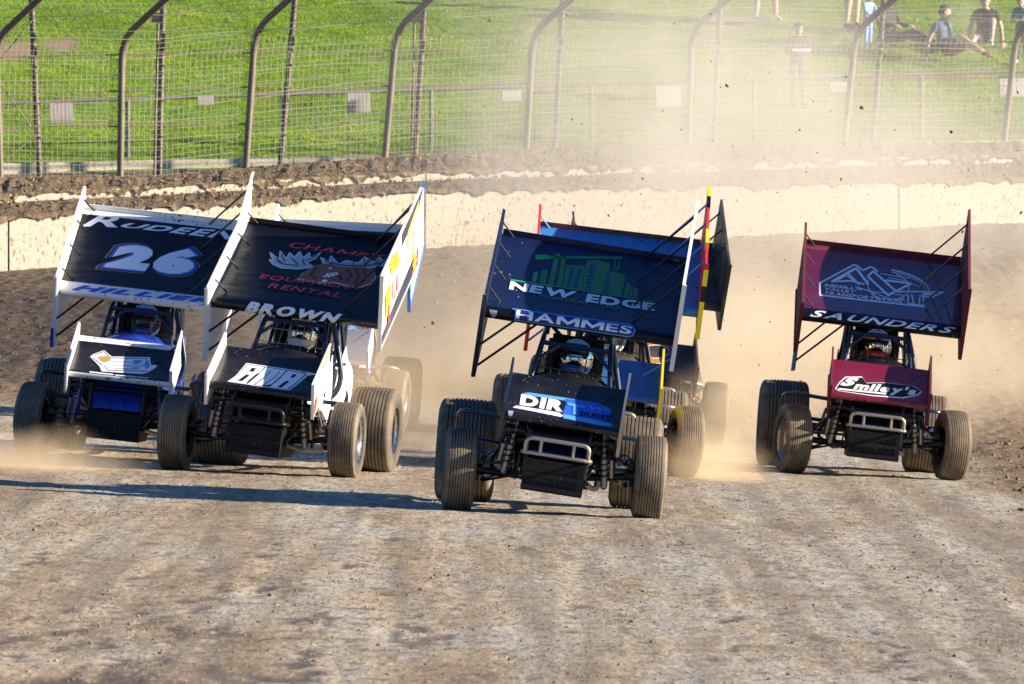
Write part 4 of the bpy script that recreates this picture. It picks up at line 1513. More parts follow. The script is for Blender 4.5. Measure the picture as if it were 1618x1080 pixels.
    for c in (.12, .52, .98, 1.42):
        MB().tube([TW.to3(.762, c, .44), TW.to3(.40, c + .04, -.02)], .009, 6).build('wing_rod', M_ROD, tw)
    for c in (.15, .6, 1.05, 1.45):
        MB().tube([TW.to3(-.762, c, .12), TW.to3(-.66, c + .03, -.01)], .008, 6).build('wing_rod', M_ROD, tw)
    for c, n_, xx_ in ((-.05, -.30, -.50), (-.02, -.50, -.32)):
        MB().tube([TW.to3(-.762, c, n_), TW.to3(xx_, .16, -.12)], .011, 6).build('wing_rod', M_ROD, tw)
    fw = link('front_wing', FW.skin(P.get('fnosev', .10), P.get('ftev', 2)).mesh('front_wing', P['fwing'], angle=30), car, body)
    fbr, fbl = P.get('fboards_r', P['boards_r']), P.get('fboards_l', P['boards_l'])
    sideboard(FW, -.457, -.05, .68, -.19, .12, -1, fbr, fw, flange=.02, thick=.008)
    sideboard(FW, .457, -.05, .68, -.20, .15, 1, fbl, fw, flange=.02, thick=.008)
    MB().tube([FW.to3(.455, .42, .13), FW.to3(.29, .40, 0)], .008, 6).build('wing_rod', M_ROD, fw)
    driver(root_m @ body, P['helmet'], driver_label, P.get('suit', M_SUIT))
    return car, tw, fw

def marks(foil, wing, quad, crop, items):
    for k, (name, polys, mat) in enumerate(items):
        foil.decal(name, polys, quad, crop, mat, k, wing)
# ------------------------------------------------------------------ paint of each car, and the cars themselves
M_NOSE = paint('shaded black panel', (0.004, 0.004, 0.005), 0.6, flecks=0.35, dusty=0.02, fleck_col=DUST)  # black lowered further to hold the shade under the bumper
VBLK = paint('black wing vinyl', (0.004, 0.006, 0.013), 0.38, flecks=0.3, dusty=0.0, fleck_col=DUST, fscale=26)
VNAVY = paint('sky tinted black wing vinyl', (0.004, 0.012, 0.055), 0.42, flecks=0.5, dusty=0.0, fleck_col=(.35, .27, .15), fscale=22)  # black vinyl with the sky's reflected navy put into its colour
VMAR = paint('maroon wing vinyl', (0.10, 0.004, 0.030), 0.30, coat=1.0, flecks=0.3, dusty=0.05, fleck_col=(.4, .25, .2), fscale=30)
VMARF = paint('maroon nose vinyl', (0.17, 0.006, 0.028), 0.35, coat=0.4, flecks=0.35, dusty=0.05, fleck_col=(.4, .25, .2), fscale=30)
PALE = paint('shade tinted pale print', (0.66, 0.82, 0.95), 0.45, dusty=.01)  # white lettering with the blue of shade put into its colour
VMARD = paint('maroon edge', (0.11, 0.006, 0.022), 0.85, flecks=0.3, dusty=0.08)
VBLUE = paint('bright blue wing vinyl', (0.025, 0.20, 0.50), 0.40, flecks=0.85, dusty=0.05, fleck_col=(.02, .015, .012), fscale=24)
VBLUD = paint('dull blue vinyl', (0.015, 0.09, 0.30), 0.45, flecks=0.9, dusty=0.15, fleck_col=(.03, .02, .015), fscale=24)
VGREY = paint('dusty charcoal vinyl', (0.030, 0.027, 0.027), 0.5, flecks=0.4, dusty=0.35)
BLUE = paint('deep blue gloss', (0.012, 0.045, 0.36), 0.28, flecks=0.35, dusty=0.05, coat=0.4)
BLKG = paint('black gloss', (0.006, 0.007, 0.010), 0.25, flecks=0.6, dusty=0.06, fleck_col=DUST, coat=0.4)
CAGEB = paint('blue black tube', (0.010, 0.022, 0.05), 0.25, flecks=0.15, dusty=0.05, fleck_col=DUST, coat=0.3)
RED = paint('red board', (0.62, 0.02, 0.03), 0.5, flecks=0.3, dusty=0.1)
YEL = paint('yellow board', (0.78, 0.62, 0.02), 0.5, flecks=0.3, dusty=0.1)
ORG = paint('orange print', (0.80, 0.26, 0.02), 0.5, dusty=0.05)
SKYB = paint('blue board', (0.05, 0.20, 0.62), 0.45, flecks=0.3, dusty=0.1)
REDP = paint('red print', (0.78, 0.05, 0.045), 0.5, dusty=0.03)
GRN = paint('green print', (0.03, 0.42, 0.09), 0.5, dusty=0.03)
GRND = paint('shaded green print', (0.025, 0.22, 0.07), 0.5, dusty=0.03)  # the emblem's one green, darkened for the shade on the wing
BLUP = paint('blue print', (0.02, 0.12, 0.62), 0.5, flecks=0.3, dusty=0.03)
CYAN = paint('light blue print', (0.10, 0.36, 0.78), 0.5, flecks=0.2, dusty=0.03)
DBLU = paint('dark blue print', (0.012, 0.03, 0.16), 0.5, dusty=0.03)
GOLD = paint('gold print', (0.48, 0.32, 0.08), 0.5, dusty=0.05)
BRN = paint('brown print', (0.27, 0.075, 0.04), 0.5, dusty=0.03)
BRND = paint('dark brown print', (0.06, 0.018, 0.012), 0.5, dusty=0.03)
GRYP = paint('grey print', (0.33, 0.38, 0.45), 0.5, dusty=0.03)
PUR = paint('purple print', (0.28, 0.05, 0.30), 0.5, dusty=0.03)
BLKP = paint('black print', (0.008, 0.008, 0.010), 0.5, flecks=0.2, dusty=0.03)
MIR = paint('mirror visor', (0.75, 0.72, 0.66), 0.06, 1.0, dusty=0.04)
VDK = paint('smoked visor', (0.03, 0.03, 0.035), 0.06, 0.0, dusty=0.05, coat=1.0)
HB = paint('blue helmet', (0.03, 0.12, 0.42), 0.15, coat=1.0, dusty=0.04)
HW = paint('white helmet', (0.78, 0.77, 0.74), 0.15, coat=1.0, dusty=0.08)
HK = paint('black helmet', (0.012, 0.012, 0.014), 0.12, coat=1.0, dusty=0.05)
HS = paint('silver helmet', (0.62, 0.63, 0.65), 0.14, 0.8, dusty=0.06)
HR = paint('red helmet', (0.5, 0.03, 0.03), 0.15, coat=1.0, dusty=0.05)

# --- navy leader
H_PAL = dict(wing=[VNAVY, VBLK, VNAVY, VBLK], nosev=.16, fwing=[BLKG, BLKG, BLKG, BLKG], boards_r=[VNAVY, VNAVY, CAGEB], boards_l=[VNAVY, M_WHITE, M_WHITE], fboards_r=[VBLK, VBLK, CAGEB], fboards_l=[VBLK, VBLK, M_STEEL],
             hood=BLKG, rad=VBLK, side=BLKG, tank=BLKG, cage=CAGEB, helmet=(HS, HB, MIR), nerf=CAGEB, rod=CAGEB, rim=M_DARK)
hammes, tw, fw = sprint_car(75.0, 873, 1.4, 6.6, 3.0, 'leading sprint car with navy wing, green crane and NEW EDGE lettering', H_PAL, 'driver in silver and blue helmet under the navy HAMMES wing')
Q = ((801, 366), (1081, 414), (1055, 557), (770, 503))
C = (770, 340, 4.5)
win = []
for (a, b_, c, d_) in (((603, 372), (628, 374), (590, 522), (566, 518)), ((652, 382), (680, 385), (640, 528), (608, 524)), ((742, 332), (776, 336), (730, 552), (694, 546)), ((846, 424), (876, 428), (848, 572), (816, 566))):
    for k in range(8):
        t0, t1 = (k + .25) / 8, (k + .7) / 8
        q = (a, b_, c, d_)
        for u0, u1 in ((.12, .44), (.56, .88)):
            win.append([bil(q, u0, 1 - t0), bil(q, u1, 1 - t0), bil(q, u1, 1 - t1), bil(q, u0, 1 - t1)])
shafts = [[(603, 372), (628, 374), (590, 522), (566, 518)], [(652, 382), (680, 385), (640, 528), (608, 524)], [(742, 332), (776, 336), (730, 552), (694, 546)], [(846, 424), (876, 428), (848, 572), (816, 566)]]
city = [[(460, 288), (960, 288), (955, 306), (460, 306)], [(498, 270), (534, 263), (478, 514), (440, 506)], [(545, 284), (572, 288), (532, 526), (500, 520)],
        [(345, 408), (380, 404), (360, 480), (332, 477)], [(400, 398), (442, 389), (425, 496), (383, 489)], [(572, 355), (705, 360), (668, 545), (538, 528)],
        [(715, 322), (790, 316), (872, 345), (862, 410), (838, 412), (800, 574), (672, 548)], [(835, 415), (905, 404), (975, 434), (942, 592), (798, 572)],
        [(982, 488), (1012, 497), (987, 596), (957, 589)], [(1006, 515), (1026, 520), (1012, 600), (994, 597)], [(1030, 526), (1060, 534), (1050, 604), (1022, 599)],
        [(908, 306), (916, 306), (906, 372), (898, 371)], [(934, 306), (942, 306), (936, 375), (928, 374)], [(893, 368), (942, 374), (938, 386), (890, 380)], [(908, 384), (925, 386), (918, 396), (905, 393)]]
marks(TW, tw, Q, C, [
    ('crane_emblem', city, GRND), ('crane_counterweight', [[(362, 275), (458, 279), (462, 310), (362, 316)]], GRN), ('skyline_bar', [[(346, 412), (378, 408), (360, 479), (334, 477)]], GRN), ('base_line', [[(188, 459), (480, 512), (480, 522), (186, 468)]], GRN),  # brighter green paints the sunlit left end of the emblem
    ('skyline_shaft', shafts, DBLU), ('skyline_window', win, GRND), ('base_line', [[(480, 512), (1175, 633), (1172, 643), (480, 522)]], GRND),
    ('sponsor_lettering', T('NEW', (186, 476), (640, 560), (602, 612), (172, 536), .045) + T('EDGE', (712, 572), (1174, 650), (1168, 708), (694, 636), .045), M_TXT),
    ('sponsor_lettering', T('CONTRACTORS', (382, 577), (936, 672), (932, 697), (374, 601), .02), GRND),
    ('name_plate', [[(190, 676), (250, 684), (1010, 808), (1035, 850), (1010, 892), (980, 894), (205, 755), (220, 700)]], CYAN),
    ('name_plate', [[(200, 683), (250, 689), (1006, 813), (1026, 850), (1006, 886), (980, 888), (214, 751), (228, 702)]], DBLU),
    ('name_shadow', T('HAMMES', (225, 688), (1015, 826), (1000, 874), (213, 744), .04, .045), BLUP),
    ('name_lettering', T('HAMMES', (225, 688), (1015, 826), (1000, 874), (213, 744), .02), M_TXT),
    ('shield_badge', [[(38, 678), (92, 688), (84, 718), (62, 732), (42, 712)]], GRYP)])
Q = ((808, 590), (981, 618), (970, 679), (791.5, 654))
C = (780, 580, 7.355)
marks(FW, fw, Q, C, [
    ('sponsor_stripe', [[(300, 290), (380, 282), (820, 345), (1150, 400), (1290, 450), (1310, 470), (1290, 480), (800, 370), (420, 318)]], CYAN),
    ('sponsor_plate', [[(790, 350), (1150, 395), (1310, 468), (1305, 575), (1040, 555), (760, 500), (800, 400)]], BLUP),
    ('sponsor_stripe', [[(770, 500), (1200, 575), (1300, 590), (1350, 632), (1180, 612), (770, 540)]], CYAN),
    ('sponsor_stripe', [[(190, 430), (235, 412), (720, 485), (770, 520), (740, 528), (420, 470)]], M_TXT),
    ('sponsor_hatching', [[(1050 + k * 85, 426 + k * 11), (1095 + k * 85, 431 + k * 11), (1135 + k * 85, 468 + k * 11), (1090 + k * 85, 464 + k * 11)] for k in range(3)], CYAN),
    ('sponsor_lettering', T('DIR', (292, 300), (800, 378), (760, 482), (270, 408), .06), M_TXT),
    ('sponsor_lettering', T('T', (812, 388), (1020, 430), (960, 515), (830, 500), .06), CYAN),
    ('sponsor_lettering', T('DUDES', (965, 478), (1305, 528), (1300, 572), (955, 520), .04), BLKP),
    ('shield_badge', [[(140, 465), (200, 470), (185, 510), (160, 520), (140, 500)]], GRYP)])
# green flashes on the white outer face of the near board
def board_marks(wing, foil, x, items):
    """items: (name, polys in (chord, up) metres, material), lifted off a sideboard's outer face."""
    for k, (nm, polys, mt) in enumerate(items):
        mb = MB()
        for p in polys:
            mb.add([foil.to3(x + .0145 + .002 * k, c, n) for c, n in p], [tuple(range(len(p)))])
        mb.build(nm, mt, wing, smooth=False)
board_marks(tw, TW, .762, [('green_flash', [[(.05, .10), (.35, .22), (.30, .36), (.02, .2)], [(.6, -.1), (1.0, .1), (.9, .25), (.55, .1)], [(1.15, .2), (1.5, .3), (1.4, .46), (1.1, .36)]], GRN),
                           ('dark_band', [[(-.1, -.24), (1.58, -.24), (1.58, -.14), (-.1, -.10)]], VNAVY)])

def low_front(wing, foil, mt):
    MB().prism([foil.to3(-.776, -.125, -.56), foil.to3(-.776, -.125, -.36), foil.to3(-.803, -.125, -.36), foil.to3(-.803, -.125, -.56)], (0, -.006, -.003)).build('board_tip', mt, wing)

# --- maroon car on the right
S_PAL = dict(foil=tipped(2.8, 1.5), wing=[VMAR, VBLK, VMARD, VBLK], nosev=.16, tev=.94, fwing=[VMARF, VMARF, VMARF, VBLK], boards_r=[VMARD] * 3, boards_l=[VMARD] * 3, fboards_r=[VMARD] * 3, fboards_l=[VMARD] * 3,
             hood=BLKG, rad=BLKG, side=VBLK, tank=BLKG, cage=CAGEB, helmet=(HW, HR, MIR), nerf=CAGEB, rim=paint('maroon wheel cover', (.18, .10, .09), .5, .3, dusty=.4), rods=CAGEB)
saun, tw, fw = sprint_car(89.6, 1376, -0.6, 4.3, 11.0, 'sprint car with maroon wing reading SAUNDERS, running alone on the outside', S_PAL, 'driver in white and red helmet under the maroon wing')
low_front(tw, S_PAL['foil'], SKYB)  # blue tip paints the sky reflection on the front flange
Q = ((1283, 380), (1521, 414), (1514, 532), (1271, 500))
C = (1250, 330, 4.697)
globe = S(arc(790, 545, 245, 92, -100, 35, 14), 10) + S(arc(790, 548, 222, 80, -100, 35, 14), 5)
globe += S(arc(760, 560, 130, 92, -80, 60, 14), 6) + S(arc(700, 560, 110, 95, 90, 190, 14), 6) + S([(690, 470), (800, 492), (900, 512)], 5) + S([(740, 500), (860, 525), (965, 575)], 5)
globe += S([(500, 560), (640, 610), (740, 655), (850, 660)], 6) + S([(590, 570), (640, 632), (700, 660)], 6) + S([(620, 600), (720, 612), (850, 632)], 5) + S([(850, 630), (830, 665)], 6)
mvt = S([(334, 522), (515, 428), (594, 545)], 18) + S([(334, 522), (470, 520), (566, 545)], 12) + S([(452, 468), (528, 545)], 16) + S([(380, 512), (440, 480), (500, 530)], 6)
mvt += S([(596, 490), (636, 452), (790, 598), (735, 630)], 15, True) + S([(722, 520), (906, 548), (792, 600)], 14) + S([(800, 604), (880, 604)], 12)
mvt += S([(862, 604), (1135, 616), (1050, 650), (990, 645), (985, 706), (875, 692), (880, 630)], 10) + S([(990, 625), (1080, 630)], 14) + S([(905, 625), (915, 690)], 10) + S([(960, 650), (955, 700)], 10)
outl = S([(240, 617), (246, 530), (500, 403), (522, 408), (562, 446), (616, 421), (640, 428), (668, 455)], 11) + S([(240, 617), (560, 660), (995, 716)], 11)
marks(S_PAL['foil'], tw, Q, C, [
    ('company_emblem', globe + outl, PALE), ('company_emblem', mvt, PALE),
    ('sponsor_lettering', T('MESILLA', (290, 537), (557, 573), (548, 592), (276, 556), .025) + T('VALLEY', (284, 562), (502, 592), (495, 612), (270, 580), .025) + T('TRANSPORTATION', (280, 590), (836, 665), (826, 687), (266, 611), .025), PALE),
    ('name_lettering', T('SAUNDERS', (172, 722), (1212, 868), (1182, 908), (152, 768), .022, shear=.3, space=1.12), PALE)])
Q = ((1310.5, 569), (1458, 588.5), (1456, 643), (1308, 623.5))
C = (1190, 490, 3.857)
plate = [(478, 463), (505, 430), (540, 402), (640, 404), (664, 438), (790, 440), (945, 462), (998, 494), (972, 514), (882, 526), (700, 508), (500, 476)]
cx_, cy_ = sum(p[0] for p in plate) / 12, sum(p[1] for p in plate) / 12
marks(FW, fw, Q, C, [
    ('sponsor_plate', [plate], M_TXT), ('sponsor_plate', [[(cx_ + (x - cx_) * .97, cy_ + (y - cy_) * .90) for x, y in plate]], BLKP),
    ('sponsor_lettering', T('S', (535, 406), (625, 412), (600, 455), (505, 448), .06, shear=.25) + T('miley\'s', (605, 430), (968, 474), (955, 524), (580, 480), .05, shear=.15), M_TXT),
    ('sponsor_underline', S([(500, 466), (780, 500)], 8), M_TXT)])

# --- black car with the moose
B_PAL = dict(foil=tipped(4.0, 1.5), wing=[VBLK, BLKG, VBLK, VBLK], nosev=.14, fwing=[BLKG, BLKG, BLKG, VBLK], boards_r=[M_WHITE] * 3, boards_l=[M_WHITE] * 3, hood=BLKG, rad=BLKG, side=M_WHITE, tank=M_WHITE, cage=CAGEB,
             helmet=(HS, HW, MIR), bumper_mat=M_BLACK, screen=M_STEEL, header=M_DARK, nerf=CAGEB, rod=M_BLACK)
brown, tw, fw = sprint_car(82.4, 411, 8.8, 5.0, 1.0, 'sprint car with black moose-head wing, white sideboards and BROWN across the wing nose', B_PAL, 'driver behind steel rock bars under the black moose wing', camber=1.5)
Q = ((392.5, 345.5), (616, 375), (590, 517), (329, 480))
C = (310, 290, 4.0)
antl = [(430, 462), (452, 490), (500, 513), (600, 520), (682, 505), (640, 478), (690, 450), (716, 415), (660, 452), (655, 415), (622, 452), (602, 410), (572, 446), (545, 418), (526, 456), (492, 408), (490, 456), (462, 442), (435, 418), (455, 472)]
antr = [(720, 445), (740, 490), (800, 511), (900, 513), (1000, 506), (1070, 490), (1106, 450), (1102, 418), (1076, 466), (1040, 442), (1018, 472), (962, 438), (930, 478), (862, 462), (824, 488), (775, 434), (768, 474)]
face = [(605, 585), (628, 550), (660, 525), (690, 500), (760, 490), (860, 510), (950, 505), (1010, 522), (1036, 565), (1020, 605), (962, 635), (882, 622), (800, 600), (762, 612), (700, 598), (640, 590)]
def ofs(poly, k):
    x0, y0 = sum(p[0] for p in poly) / len(poly), sum(p[1] for p in poly) / len(poly)
    return [(x0 + (x - x0) * k, y0 + (y - y0) * k) for x, y in poly]
marks(B_PAL['foil'], tw, Q, C, [
    ('sponsor_lettering', T("CHAMP'S", (556, 344), (1078, 424), (1062, 450), (540, 382), .012, shear=.2, space=1.1), REDP),
    ('moose_outline', S(antl, 7, True) + S(antr, 7, True) + S(face, 11, True), PALE),
    ('moose_antler', [antl, antr], GRYP),
    *[('antler_shade', S(q, 7), DBLU) for q in ([(470, 470), (520, 492), (600, 500)], [(560, 455), (590, 490)], [(620, 460), (630, 495)], [(780, 480), (860, 496), (980, 494), (1060, 474)])],
    *[('antler_line', S(q, 5), BLKP) for q in ([(500, 430), (520, 480)], [(700, 430), (640, 470)], [(470, 450), (500, 490)], [(900, 470), (910, 492)], [(1040, 455), (1020, 490)], [(960, 455), (965, 490)], [(745, 465), (790, 495)])],
    ('moose_head', [face], BRN),
    ('fur_print', S([(880, 530), (900, 560), (880, 600)], 14) + S([(920, 525), (945, 565), (930, 610)], 14) + S([(965, 530), (985, 570), (970, 610)], 12) + S([(700, 520), (670, 560), (700, 585)], 12) + S([(830, 560), (850, 590)], 20), BRND),
    ('moose_teeth', [[(738, 575), (765, 552), (822, 545), (832, 558), (775, 578)], [(762, 520), (790, 514), (782, 526)], [(736, 600), (760, 590), (775, 606), (752, 612)]], M_TXT),
    ('moose_teeth_gap', S([(752, 564), (770, 578)], 3) + S([(775, 552), (790, 573)], 3) + S([(798, 548), (812, 566)], 3) + S([(745, 568), (828, 552)], 3), BRND),
    ('sponsor_lettering', T('EQUIPMENT', (384, 560), (988, 642), (982, 666), (370, 592), .012, shear=.2, space=1.1) + T('RENTAL', (440, 615), (874, 680), (860, 709), (428, 646), .012, shear=.2, space=1.1), REDP),
    ('name_lettering', T('BROWN', (318, 728), (897, 813), (868, 860), (288, 782), .06, shear=.25), M_TXT)])
Q = ((346, 558), (500, 575), (480.6, 635), (322, 614))
C = (320, 550, 8.09)
marks(FW, fw, Q, C, [
    ('sponsor_plate', [[(465, 252), (1230, 352), (1360, 378), (1225, 392), (1130, 480), (1030, 556), (600, 500), (260, 452), (350, 390)]], M_TXT),
    ('sponsor_plate', [[(475, 262), (1210, 362), (1200, 390), (1100, 480), (1020, 548), (600, 492), (280, 448), (362, 390)]], BLKP),
    ('sponsor_lettering', [[(480, 268), (690, 298), (640, 360), (600, 375), (520, 440), (490, 478), (285, 448), (370, 390)]], M_TXT),
    ('sponsor_lettering', [[(705, 302), (960, 336), (900, 400), (800, 490), (700, 500), (510, 482), (620, 390)], [(975, 340), (1200, 372), (1130, 440), (1060, 500), (1000, 546), (790, 516), (880, 440)]], M_TXT),
    ('letter_gap', [[(540, 308), (590, 315), (560, 352), (510, 345)], [(480, 380), (525, 386), (440, 452), (385, 446)], [(1045, 378), (1092, 384), (1060, 420), (1018, 414)], [(975, 452), (1015, 458), (930, 530), (875, 522)]] +
     S([(770, 340), (720, 400), (600, 490)], 9) + S([(880, 352), (820, 420), (700, 498)], 9), BLKP)])
board_marks(tw, B_PAL['foil'], .762, [
    ('dark_band', [[(.75, .50), (1.58, .50), (1.58, .36), (.78, .34)], [(-.10, -.24), (1.58, -.24), (1.58, -.06), (.6, -.10), (-.10, -.16)]], paint('navy print', (.02, .025, .05), .5)),
    ('number_outline', [[(1.02, .36), (1.50, .44), (1.50, -.06), (1.30, -.06), (1.30, .2), (1.02, .2)]], YEL),
    ('race_number', [[(1.06, .32), (1.46, .40), (1.46, -.10), (1.36, -.10), (1.34, .26), (1.06, .24)]], M_WHITE),
    ('sponsor_flash', [[(.22, .46), (.45, .46), (.60, .30), (.34, .28)], [(.10, .20), (.30, .25), (.34, -.02), (.12, -.04)]], YEL),
    ('sponsor_flash', [[(.36, .46), (.56, .42), (.66, .26), (.50, .24)], [(1.28, -.10), (1.38, -.02), (1.42, -.12), (1.52, -.12), (1.44, -.18), (1.46, -.24), (1.36, -.19), (1.28, -.23), (1.32, -.16)]], ORG),
    ('sponsor_lettering', [[(.20, .05), (.26, .05), (.30, -.14), (.22, -.14)], [(.40, .2), (.44, .2), (.50, -.02), (.45, -.03)], [(.55, .18), (.60, .18), (.66, -.02), (.60, -.03)]], REDP)])

board_marks(fw, FW, .457, [('edge_stripe', [[(.30, .15), (.66, .15), (.60, .08), (.34, .08)]], ORG), ('edge_stripe', [[(.05, -.20), (.12, -.20), (.20, -.08), (.13, -.08)]], ORG), ('edge_stripe', [[(.0, -.20), (.05, -.20), (.13, -.08), (.08, -.08)]], REDP)])
def panel_marks(car, body, items):
    for nm, yz, mt in items:
        MB().prism([(.3605, y, z) for y, z in yz], (.001, 0, 0)).build(nm, mt, car).matrix_basis = body
bm4 = Matrix.Translation((0, 0, .30)) @ Matrix.Rotation(R(5.0), 4, 'Y') @ Matrix.Translation((0, 0, -.30))
panel_marks(brown, bm4, [('panel_stripe', [(.10, .54), (.40, .48), (.44, .58), (.14, .62)], BLKP), ('panel_stripe', [(.46, .47), (.58, .45), (.62, .55), (.50, .57)], REDP), ('panel_stripe', [(.59, .45), (.74, .42), (.78, .52), (.63, .55)], ORG),
                         ('panel_mark', [(.62, .84), (.80, .82), (.82, .92), (.66, .95)], ORG), ('panel_mark', [(.66, .72), (.86, .70), (.86, .76), (.66, .78)], BLKP)])

# --- black and white number 26
R_PAL = dict(foil=tipped(5.5, .75), wing=[VBLK, M_WHITEM, M_WHITEM, VBLK], nosev=.165, tev=.955, fwing=[BLKG, M_WHITEM, M_WHITEM, VBLK], fnosev=.14, ftev=.90, boards_r=[M_WHITE, M_WHITE, M_WHITE], boards_l=[M_WHITE] * 3, hood=BLUE, rad=BLUE, side=BLUE, tank=BLUE,
             cage=CAGEB, bumper=False, helmet=(HS, HB, VDK), spring=BLUE, nerf=M_BLACK)
rud, tw, fw = sprint_car(85.2, 184, 3.8, 3.9, -9.0, 'sprint car numbered 26 with black wing, white edges and blue bodywork', R_PAL, 'driver in silver and blue helmet behind the deep blue hood of car 26')
Q = ((124.5, 330), (368, 354), (338, 497), (94.4, 469.5))
C = (80, 260, 4.153)
n26 = ((425, 524), (930, 562), (850, 738), (325, 688))
marks(R_PAL['foil'], tw, Q, C, [
    ('name_lettering', T('R', (275, 328), (448, 345), (398, 418), (172, 416), .025, shear=.1) + T('UDEEN', (445, 386), (1172, 434), (1125, 492), (405, 414), .035, shear=.25, space=1.08), M_TXT),
    ('number_outline', T('26', *n26, .10, .10, space=.92), GOLD), ('number_outline', T('26', *n26, .10, .082, space=.92), BLKP), ('number_outline', T('26', *n26, .10, .055, space=.92), BLUP), ('race_number', T('26', *n26, .085, space=.92), M_TXT),
    ('name_lettering', T('HILLIER', (172, 802), (1015, 890), (1000, 920), (140, 836), .05, shear=.3, space=1.1), BLUP)])
Q = ((125, 535), (276.5, 551), (266, 605), (112, 588))
C = (110, 530, 8.99)
marks(FW, fw, Q, C, [
    ('sponsor_plate', [[(300, 300), (340, 268), (480, 226), (590, 300), (1108, 315), (1130, 400), (1226, 416), (1180, 450), (1110, 490), (1040, 510), (480, 470), (440, 410)]], M_TXT),
    ('sponsor_mark', S([(360, 275), (480, 242), (580, 316), (1070, 330), (1050, 400)], 9) + S([(330, 310), (470, 400)], 9) + S([(500, 400), (560, 460), (900, 470), (1100, 480)], 8) + S([(600, 360), (850, 370)], 5) + S([(620, 410), (1040, 412)], 5) + S([(640, 440), (880, 445)], 5), BLKP),
    ('sponsor_mark', [[(392, 298), (560, 294), (582, 350), (500, 372), (440, 345)]], GOLD),
    ('sponsor_mark', [[(900, 345), (1020, 350), (960, 395), (870, 390)], [(880, 430), (1000, 432), (960, 455), (880, 455)], [(1040, 400), (1090, 350), (1120, 420), (1080, 460)]], CYAN),
    ('sponsor_underline', S([(320, 476), (640, 512)], 12) + S([(670, 518), (960, 545)], 10) + S([(975, 546), (1125, 560)], 8), M_TXT)])
board_marks(tw, R_PAL['foil'], -.80, [])
low_front(tw, R_PAL['foil'], BLUE)

# --- blue and yellow car tucked in behind the leader
A_PAL = dict(wing=[VBLUE, VBLUE, VGREY, VBLK], tev=.97, lift=.07, fwing=[VBLUD, VBLUD, VBLUD, VBLK], boards_r=[RED, RED, RED], boards_l=[RED, YEL, RED], fboards_r=[YEL] * 3, fboards_l=[YEL] * 3, hood=VGREY, rad=YEL, side=VGREY, tank=YEL, helmet=(HB, HW, VDK), rods=SKYB)
cara, tw, fw = sprint_car(86.7, 950, -0.8, 4.2, 10.0, 'sprint car with bright blue wing and red and yellow sideboards, close behind the navy leader', A_PAL, 'driver in blue and white helmet in the blue and yellow car', camber=4)
for x, n0, n1, mt in ((-.762, .10, .172, YEL), (-.762, .02, .10, VBLK), (.762, .30, .46, YEL), (.762, .14, .30, VBLK), (.762, -.24, .14, YEL)):
    o = -1 if x < 0 else 1                                # taped bands on the front edges of the boards
    pts = [TW.to3(x - o * .004, -.132, n0), TW.to3(x - o * .004, -.132, n1), TW.to3(x + o * .040, -.132, n1), TW.to3(x + o * .040, -.132, n0)]
    MB().prism(pts, (0, -.004, -.002)).build('board_band', mt, tw)
for c0, c1, mt in ((1.38, 1.61, YEL), (1.18, 1.38, VBLK), (.30, .62, YEL)):
    pts = [TW.to3(.757, c0, .47), TW.to3(.757, c1, .47), TW.to3(.757, c1, .549), TW.to3(.757, c0, .549)]
    MB().prism(pts, (.034, 0, 0)).build('board_band', mt, tw)

# --- charcoal car half lost in the dust
D_PAL = dict(wing=[VGREY] * 4, fwing=[VGREY] * 4, boards_r=[VGREY] * 3, boards_l=[VGREY] * 3, hood=VGREY, rad=VGREY, side=VGREY, tank=VGREY, helmet=(HK, HR, VDK), nerf=M_STEEL)
carb, tw, fw = sprint_car(99.0, 1014, -5.0, 4.6, -2.0, 'charcoal sprint car with an orange ring on its nose wing, dimmed by dust', D_PAL, 'driver in black and red helmet in the charcoal car')
Q = ((946, 543), (1084, 560), (1083, 592), (944, 575))
C = (960, 480, 3.6)
marks(FW, fw, Q, C, [
    ('ring_emblem', S(arc(232, 295, 88, 30, 0, 360, 3, 30), 20), M_TXT),
    ('ring_emblem', S(arc(232, 295, 88, 30, 60, 330, 3, 30), 15) + S([(268, 300), (320, 330)], 12), ORG),
    ('ring_emblem', S(arc(232, 295, 88, 30, -30, 60, 3, 12), 15), PUR)])
Q = ((905, 357), (1130, 385), (1128, 494), (898, 466))
marks(TW, tw, Q, (0, 0, 1), [('name_lettering', T('L', (1080, 474), (1096, 476), (1088, 487), (1068, 485), .03, shear=.2), M_TXT), ('sponsor_mark', [[(1080, 382), (1108, 380), (1096, 390), (1082, 392)]], SKYB)])

# --- white and blue car behind the moose car
C_PAL = dict(wing=[VBLK, M_WHITE, M_WHITE, VBLK], fwing=[M_WHITE] * 4, boards_r=[M_WHITE] * 3, boards_l=[M_WHITE, M_WHITE, SKYB], hood=SKYB, rad=SKYB, side=M_WHITE, tank=SKYB, helmet=(HW, HK, VDK), nerf=M_STEEL)
carc, tw, fw = sprint_car(98.5, 509, 4.0, 0.3, -2.0, 'white and blue sprint car almost hidden behind the black moose car', C_PAL, 'driver in white and black helmet in the hidden white and blue car')
